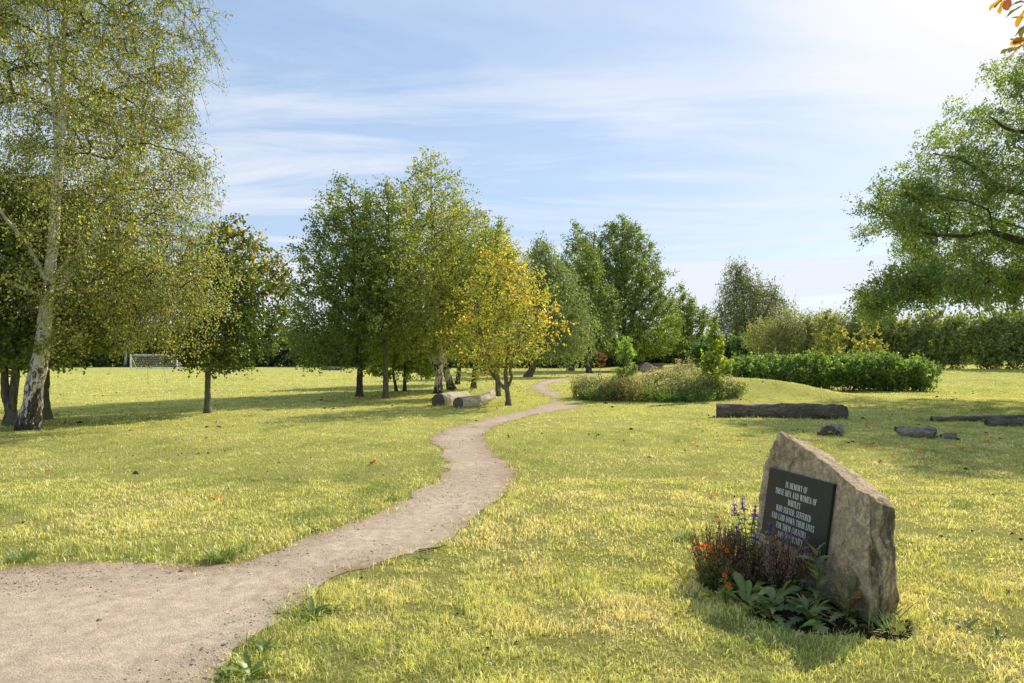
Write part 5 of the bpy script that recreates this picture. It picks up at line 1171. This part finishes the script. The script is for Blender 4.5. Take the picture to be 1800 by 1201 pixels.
hollow('small splintered stub touching the right end of the cracked trunk chunk', (8.78, 13.72), math.radians(-30), .26, .12, 12, (-20, 200), .9, lean=.1)

# ------------------------------------------------------------------ boulders
def boulder(label, c, r, seed, col=(.25, .235, .21)):
    x, y = c; z = gz(x, y); bm = bmesh.new(); bmesh.ops.create_icosphere(bm, subdivisions=4, radius=1); v = np.array([q.co for q in bm.verts]); f = np.array([[q.index for q in p.verts] for p in bm.faces]); bm.free()
    d = 1 + .45 * fbm3(v * .9 + seed, 1.2, seed, 4) + .06 * fbm3(v, 6, seed, 3)
    v = np.sign(v) * np.abs(v) ** .85 * d[:, None] * np.array(r) + np.array([x, y, z + r[2] * .55])
    mb = MB(); mb.add(v, f, np.array(col)); tag(mb.build('boulder', M['stone_plain'], loc=(x, y, z)), label, 'boulder')
M['stone_plain'] = attr_mat('grey_boulder', .95, 9, .8, .05, .45)
boulder('small grey boulder on the mound left of the long hedge', (13.2, 41), (.34, .3, .36), 3)
boulder('pale low boulder behind the seed heads of the wildflower bed', (14.6, 74), (.75, .5, .62), 5, (.36, .31, .27))
boulder('second low boulder close left of the pale one behind the wildflowers', (13.2, 75), (.6, .5, .5), 8, (.33, .29, .25))

# ------------------------------------------------------------------ goal
gl, gr, gy_ = (229.5 - CX) / F * 100.5, (311 - CX) / F * 100.5, 100.5; gh = 2.1
root = thing('football_goal', 'white football goal with net at the far end of the playing field', 'goal', ((gl + gr) / 2, gy_, 0))
def bar(name, a, b, r, parent, mat='white_paint', col=(.8, .8, .78)):
    mb = MB(); tubes(mb, np.linspace(a, b, 3), np.full(3, r), 10, np.array(col)); return mb.build(name, M[mat], parent)
for x in (gl, gr): bar('post', (x, gy_, -.05), (x, gy_, gh), .10, root)
bar('crossbar', (gl - .085, gy_, gh), (gr + .1, gy_, gh), .10, root)
for x in (gl, gr): bar('back_stay', (x, gy_, gh - .1), (x, gy_ + 1.7, .05), .035, root)
bar('ground_bar', (gl, gy_ + 1.7, .05), (gr, gy_ + 1.7, .05), .04, root)
mb = MB(); seg = []
for k in range(27):
    x = gl + (gr - gl) * k / 26; seg.append([(x, gy_, gh), (x, gy_ + .8, gh * .62 - .05), (x, gy_ + 1.7, .05)])
for k in range(9):
    f = k / 8; yy = gy_ + 1.7 * f; zz = gh + (.05 - gh) * f - .06 * math.sin(PI * f); seg.append([(gl, yy, zz), ((gl + gr) / 2, yy, zz), (gr, yy, zz)])
for x in (gl, gr):
    for k in range(1, 6): f = k / 6; seg.append([(x, gy_, gh * (1 - f)), (x, gy_ + .85 * f, gh * (1 - f) * 1.0), (x, gy_ + 1.7 * f, gh * (1 - f))])
    for k in range(1, 6): f = k / 6; seg.append([(x, gy_ + 1.7 * f, 0), (x, gy_ + 1.7 * f, gh * (1 - f) * .5), (x, gy_ + 1.7 * f, gh * (1 - f))])
seg = np.array(seg); tubes(mb, seg, np.full(seg.shape[:2], .014), 4, np.array([[.6, .6, .56]]).repeat(len(seg), 0)); mb.build('net', M['white_paint'], root)

# ------------------------------------------------------------------ fallen leaves
rng = np.random.default_rng(33)
def leaf_mesh(col, seed):
    mb = MB(); rg = np.random.default_rng(seed)
    for k, a in enumerate((-.9, 0, .9)): blade(mb, np.array([0, 0, .012]), a, .075 * rg.uniform(.8, 1.1), .04, rg.uniform(0, .35), rg.uniform(.2, .9), col, n=6, fold=.35)
    o = mb.build('fallen_leaf', M['leaf_soft'], smooth=True); return o
LC = [(.33, .10, .025), (.24, .085, .025), (.36, .16, .03), (.16, .065, .028)]
protos = [leaf_mesh(c, i) for i, c in enumerate(LC)]; used = [False] * 4
spots = []
while len(spots) < 80:
    y = rng.uniform(6.5, 24) if rng.random() < .45 else rng.uniform(8, 20); x = y * (rng.uniform(.22, .78) if rng.random() < .93 else rng.uniform(-.7, .2))
    xa, ya = np.array([x]), np.array([y])
    if inside(xa, ya, PATH_C)[0] or in_bed(xa, ya, .15)[0] or (1.7 < x < 2.7 and 3.9 < y < 5.7): continue
    spots.append((x, y))
for i, (x, y) in enumerate(spots):
    k = int(rng.integers(4)); o = protos[k] if not used[k] else protos[k].copy()
    if used[k]: C.objects.link(o)
    used[k] = True
    o.location = (x, y, gz(x, y) + .022); s = rng.uniform(.5, 1.05) * (1 + .03 * y); o.scale = (s, s, s); o.rotation_euler = (rng.uniform(-.4, .4), rng.uniform(-.4, .4), rng.uniform(0, 6.28))
    tag(o, 'curled orange brown fallen leaf lying on the short grass', 'leaf', 'fallen leaves scattered over the lawn')

# ------------------------------------------------------------------ horse chestnut, trunk out of frame at right; a spray of leaves hangs into the corner
b = (9.6, 2.6)
HC = dict(n=30, size=.2, asp=.42, spread=.45, lift=-.1, hang=.6, flat=.9, cols=[(G(.12, .14, .025), 3), (G(.22, .15, .025), 2), (G(.20, .08, .025), 1)])
cz = gz(*b)
lm = [at(1800, 40, 4.7), at(1785, 88, 4.75), at(1796, 12, 4.8), at(1764, -6, 4.9), at(1802, 75, 4.65)]
tips_c = [tuple(p - np.array([b[0], b[1], cz])) for p in (at(1850, 0, 4.6), at(1890, -40, 4.5))]
root = tree('horse_chestnut', 'horse chestnut whose orange and brown leaf spray hangs into the top right corner', 'tree', b,
     [([(0, 0, 0), (0, 0, 2), (-.1, .1, 4), (0, 0, 8)], [.38, .32, .27, .08]), ([(-.05, .05, 3.0), (-2.5, .9, 3.9), (-4.6, 1.6, 4.35), (at(1850, 0, 4.6) - np.array([b[0], b[1], cz]))], [.14, .09, .04, .012])],
     [(4.0, .6, 2.2), (5.5, .6, 3.0), (7.5, .4, 2.4), (9, .2, .6)], 150, HC, 170, 'bark', 2.8, .5, extra_tips=tips_c, clip=lambda t: t[:, 0] > 6.9)
rg = np.random.default_rng(6)
tw, lv = MB(), MB()
o_ = at(1850, 0, 4.6)
for k, p in enumerate(lm):
    p = p + np.array([.05, 0, .03])
    t = np.linspace(0, 1, 5)[:, None]; tubes(tw, o_ * (1 - t) + p * t + np.array([0, 0, .05]) * np.sin(PI * t), np.linspace(.006, .0025, 5), 5, np.array([.09, .06, .04]))
    nl = 4 + k % 2
    for j in range(nl):
        az = PI + (j - (nl - 1) / 2) * .75 + rg.uniform(-.2, .2); c = np.array([(.19, .105, .012), (.06, .055, .02), (.10, .03, .01), (.22, .135, .012)][rg.choice(4, p=[.3, .25, .25, .2])])
        blade(lv, p, az, rg.uniform(.10, .17), .055, rg.uniform(-1.1, .1), rg.uniform(-.2, .7), c, SPOON, 0, 10, .3, wave=.06, twist=rg.uniform(-.5, .5))
tw.build('twig', M['twig'], root); lv.build('leaf_spray', M['leaf'], root)

# ------------------------------------------------------------------ dry twig at the path edge
mb = MB(); x, y = gp(758, 969); P = np.array([[x - .10, y - .06, .012], [x - .03, y - .02, .02], [x + .05, y + .05, .016], [x + .12, y + .08, .03]]); tubes(mb, P, [.006, .007, .006, .003], 6, np.array([.24, .17, .10]))
tubes(mb, np.array([P[1], P[1] + [.05, -.03, .015], P[1] + [.09, -.04, .03]]), [.004, .003, .002], 5, np.array([.24, .17, .10]))
tag(mb.build('twig', M['twig'], loc=(x, y, 0)), 'dry brown twig lying at the right edge of the path', 'twig')

# ------------------------------------------------------------------ light
SUN_AZ, SUN_EL = math.radians(44), math.radians(35.5)
sd = Vector((math.sin(SUN_AZ) * math.cos(SUN_EL), math.cos(SUN_AZ) * math.cos(SUN_EL), math.sin(SUN_EL)))
L = bpy.data.lights.new('sun', 'SUN'); L.energy = 5.0; L.angle = math.radians(.53); L.color = (1, .91, .75)
so = bpy.data.objects.new('sun', L); C.objects.link(so); so.rotation_euler = sd.to_track_quat('Z', 'Y').to_euler(); so.location = (20, 15, 30)
w = bpy.data.worlds.new('World'); scene.world = w; w.use_nodes = True; nt = w.node_tree; nt.nodes.clear()
out = nt.nodes.new('ShaderNodeOutputWorld'); bg = nt.nodes.new('ShaderNodeBackground'); nt.links.new(bg.outputs[0], out.inputs[0])
STR = .15; bg.inputs[1].default_value = STR
sky = nt.nodes.new('ShaderNodeTexSky'); sky.sky_type = 'NISHITA'; sky.sun_disc = False; sky.sun_elevation = SUN_EL; sky.sun_rotation = SUN_AZ; sky.air_density = 1.0; sky.dust_density = .9; sky.ozone_density = 1.2
tc = nt.nodes.new('ShaderNodeTexCoord'); sp = nt.nodes.new('ShaderNodeSeparateXYZ'); nt.links.new(tc.outputs['Generated'], sp.inputs[0])
zc = N(nt, 'ShaderNodeMath', operation='MAXIMUM'); zc.inputs[1].default_value = .0; nt.links.new(sp.outputs[2], zc.inputs[0])
za = N(nt, 'ShaderNodeMath', operation='ADD'); za.inputs[1].default_value = .10; nt.links.new(zc.outputs[0], za.inputs[0])
dv = N(nt, 'ShaderNodeVectorMath', operation='DIVIDE'); nt.links.new(tc.outputs['Generated'], dv.inputs[0])
cb = nt.nodes.new('ShaderNodeCombineXYZ')
for k in range(3): nt.links.new(za.outputs[0], cb.inputs[k])
nt.links.new(cb.outputs[0], dv.inputs[1])
def cmap(scale, rot, loc=(0, 0, 0)):
    mp = nt.nodes.new('ShaderNodeMapping'); mp.inputs['Scale'].default_value = scale; mp.inputs['Rotation'].default_value = (0, 0, rot); mp.inputs['Location'].default_value = loc
    nt.links.new(dv.outputs[0], mp.inputs[0]); return mp.outputs[0]
n1 = noise_n(nt, 1.0, 8, .6, cmap((.5, 1.9, 0), .16, (5.3, 1.9, 0)), 1.1)
n2 = noise_n(nt, .55, 5, .55, cmap((.40, .95, 0), .1, (7.7, 5.1, 0)), .4)
cir = ramp(nt, n1, [(.40, (0, 0, 0)), (.62, (1, 1, 1))]); veil = ramp(nt, n2, [(.30, (.15, .15, .15)), (.60, (1, 1, 1))])
ml = N(nt, 'ShaderNodeMath', operation='MULTIPLY'); nt.links.new(cir.outputs[0], ml.inputs[0]); nt.links.new(veil.outputs[0], ml.inputs[1])
ad = N(nt, 'ShaderNodeMath', operation='MULTIPLY_ADD'); nt.links.new(ml.outputs[0], ad.inputs[0]); ad.inputs[1].default_value = 1.0
v2 = N(nt, 'ShaderNodeMath', operation='MULTIPLY'); nt.links.new(veil.outputs[0], v2.inputs[0]); v2.inputs[1].default_value = .38; nt.links.new(v2.outputs[0], ad.inputs[2])
# horizon haze and low cloud streaks
hz = N(nt, 'ShaderNodeMapRange', i_From_Min=.0, i_From_Max=.19, i_To_Min=.75, i_To_Max=0.0); nt.links.new(sp.outputs[2], hz.inputs[0])
mp = nt.nodes.new('ShaderNodeMapping'); mp.inputs['Scale'].default_value = (1.6, 1.6, 42); nt.links.new(tc.outputs['Generated'], mp.inputs[0])
n3 = noise_n(nt, 1.0, 4, .5, mp.outputs[0], .3); stk = ramp(nt, n3, [(.47, (0, 0, 0)), (.54, (1, 1, 1))])
hz2 = N(nt, 'ShaderNodeMapRange', i_From_Min=.13, i_From_Max=.19, i_To_Min=.75, i_To_Max=0.0); nt.links.new(sp.outputs[2], hz2.inputs[0])
st2 = N(nt, 'ShaderNodeMath', operation='MULTIPLY'); nt.links.new(stk.outputs[0], st2.inputs[0]); nt.links.new(hz2.outputs[0], st2.inputs[1])
# brightening of the thin cloud towards the sun
dt = N(nt, 'ShaderNodeVectorMath', operation='DOT_PRODUCT'); dt.inputs[1].default_value = sd; nt.links.new(tc.outputs['Generated'], dt.inputs[0])
gl_ = N(nt, 'ShaderNodeMapRange', i_From_Min=.895, i_From_Max=.985, i_To_Min=0.0, i_To_Max=1.0); nt.links.new(dt.outputs['Value'], gl_.inputs[0])
gp_ = N(nt, 'ShaderNodeMath', operation='POWER'); nt.links.new(gl_.outputs[0], gp_.inputs[0]); gp_.inputs[1].default_value = 1.25
def mx(a, b, op='MAXIMUM'):
    q = N(nt, 'ShaderNodeMath', operation=op); q.use_clamp = True; nt.links.new(a, q.inputs[0]); nt.links.new(b, q.inputs[1]); return q.outputs[0]
bas = N(nt, 'ShaderNodeMath', operation='MULTIPLY_ADD'); nt.links.new(ad.outputs[0], bas.inputs[0]); bas.inputs[1].default_value = .72; bas.inputs[2].default_value = .12
tot = mx(mx(bas.outputs[0], hz.outputs[0]), st2.outputs[0], 'ADD'); tot = mx(tot, gp_.outputs[0], 'ADD')
cloudv = ramp(nt, gp_.outputs[0], [(0, (.86, .91, 1.0)), (.6, (.98, .98, 1.0)), (1, (1.25, 1.22, 1.15))])
cs = N(nt, 'ShaderNodeVectorMath', operation='SCALE'); cs.inputs['Scale'].default_value = 1 / STR; nt.links.new(cloudv.outputs[0], cs.inputs[0])
skyc = N(nt, 'ShaderNodeHueSaturation'); skyc.inputs['Saturation'].default_value = 1.2; skyc.inputs['Value'].default_value = .95; nt.links.new(sky.outputs[0], skyc.inputs['Color'])
# bright cloud added to the unseen sky behind the camera as fill light
bk = N(nt, 'ShaderNodeMapRange', i_From_Min=.0, i_From_Max=-.45, i_To_Min=0.0, i_To_Max=.05); nt.links.new(sp.outputs[1], bk.inputs[0])
n4 = ramp(nt, noise_n(nt, 2.6, 6, .55, tc.outputs['Generated'], .3), [(.36, (0, 0, 0)), (.5, (1, 1, 1))])
b4 = N(nt, 'ShaderNodeMath', operation='MULTIPLY'); nt.links.new(bk.outputs[0], b4.inputs[0]); nt.links.new(n4.outputs[0], b4.inputs[1])
fw = N(nt, 'ShaderNodeMapRange', i_From_Min=-.15, i_From_Max=.35, i_To_Min=.0, i_To_Max=.5); nt.links.new(sp.outputs[1], fw.inputs[0])
even = mixc(nt, fw.outputs[0], skyc.outputs[0], (.36 / STR, .59 / STR, .95 / STR))
fw2 = N(nt, 'ShaderNodeMapRange', i_From_Min=-.2, i_From_Max=.3, i_To_Min=.3, i_To_Max=1.0); nt.links.new(sp.outputs[1], fw2.inputs[0])
tm = N(nt, 'ShaderNodeMath', operation='MULTIPLY'); nt.links.new(tot, tm.inputs[0]); nt.links.new(fw2.outputs[0], tm.inputs[1])
s1 = mixc(nt, tm.outputs[0], even, cs.outputs[0])
nt.links.new(mixc(nt, b4.outputs[0], s1, (1.5 / STR, 1.47 / STR, 1.42 / STR)), bg.inputs[0])

# ------------------------------------------------------------------ camera
cam = bpy.data.cameras.new('camera'); co = bpy.data.objects.new('camera', cam); C.objects.link(co)
co.location = (0, 0, EYE); co.rotation_euler = (PI / 2, 0, 0); cam.sensor_width = 36; cam.lens = 24; cam.shift_y = (HOR - 600.5) / 1800; cam.clip_end = 6000; cam.clip_start = .05
scene.camera = co
scene.view_settings.view_transform = 'Standard'; scene.view_settings.look = 'None'; scene.view_settings.exposure = 0
scene.render.engine = 'CYCLES'
cy = scene.cycles; cy.max_bounces = 8; cy.diffuse_bounces = 4; cy.glossy_bounces = 2; cy.transmission_bounces = 6; cy.transparent_max_bounces = 8; cy.sample_clamp_indirect = 6
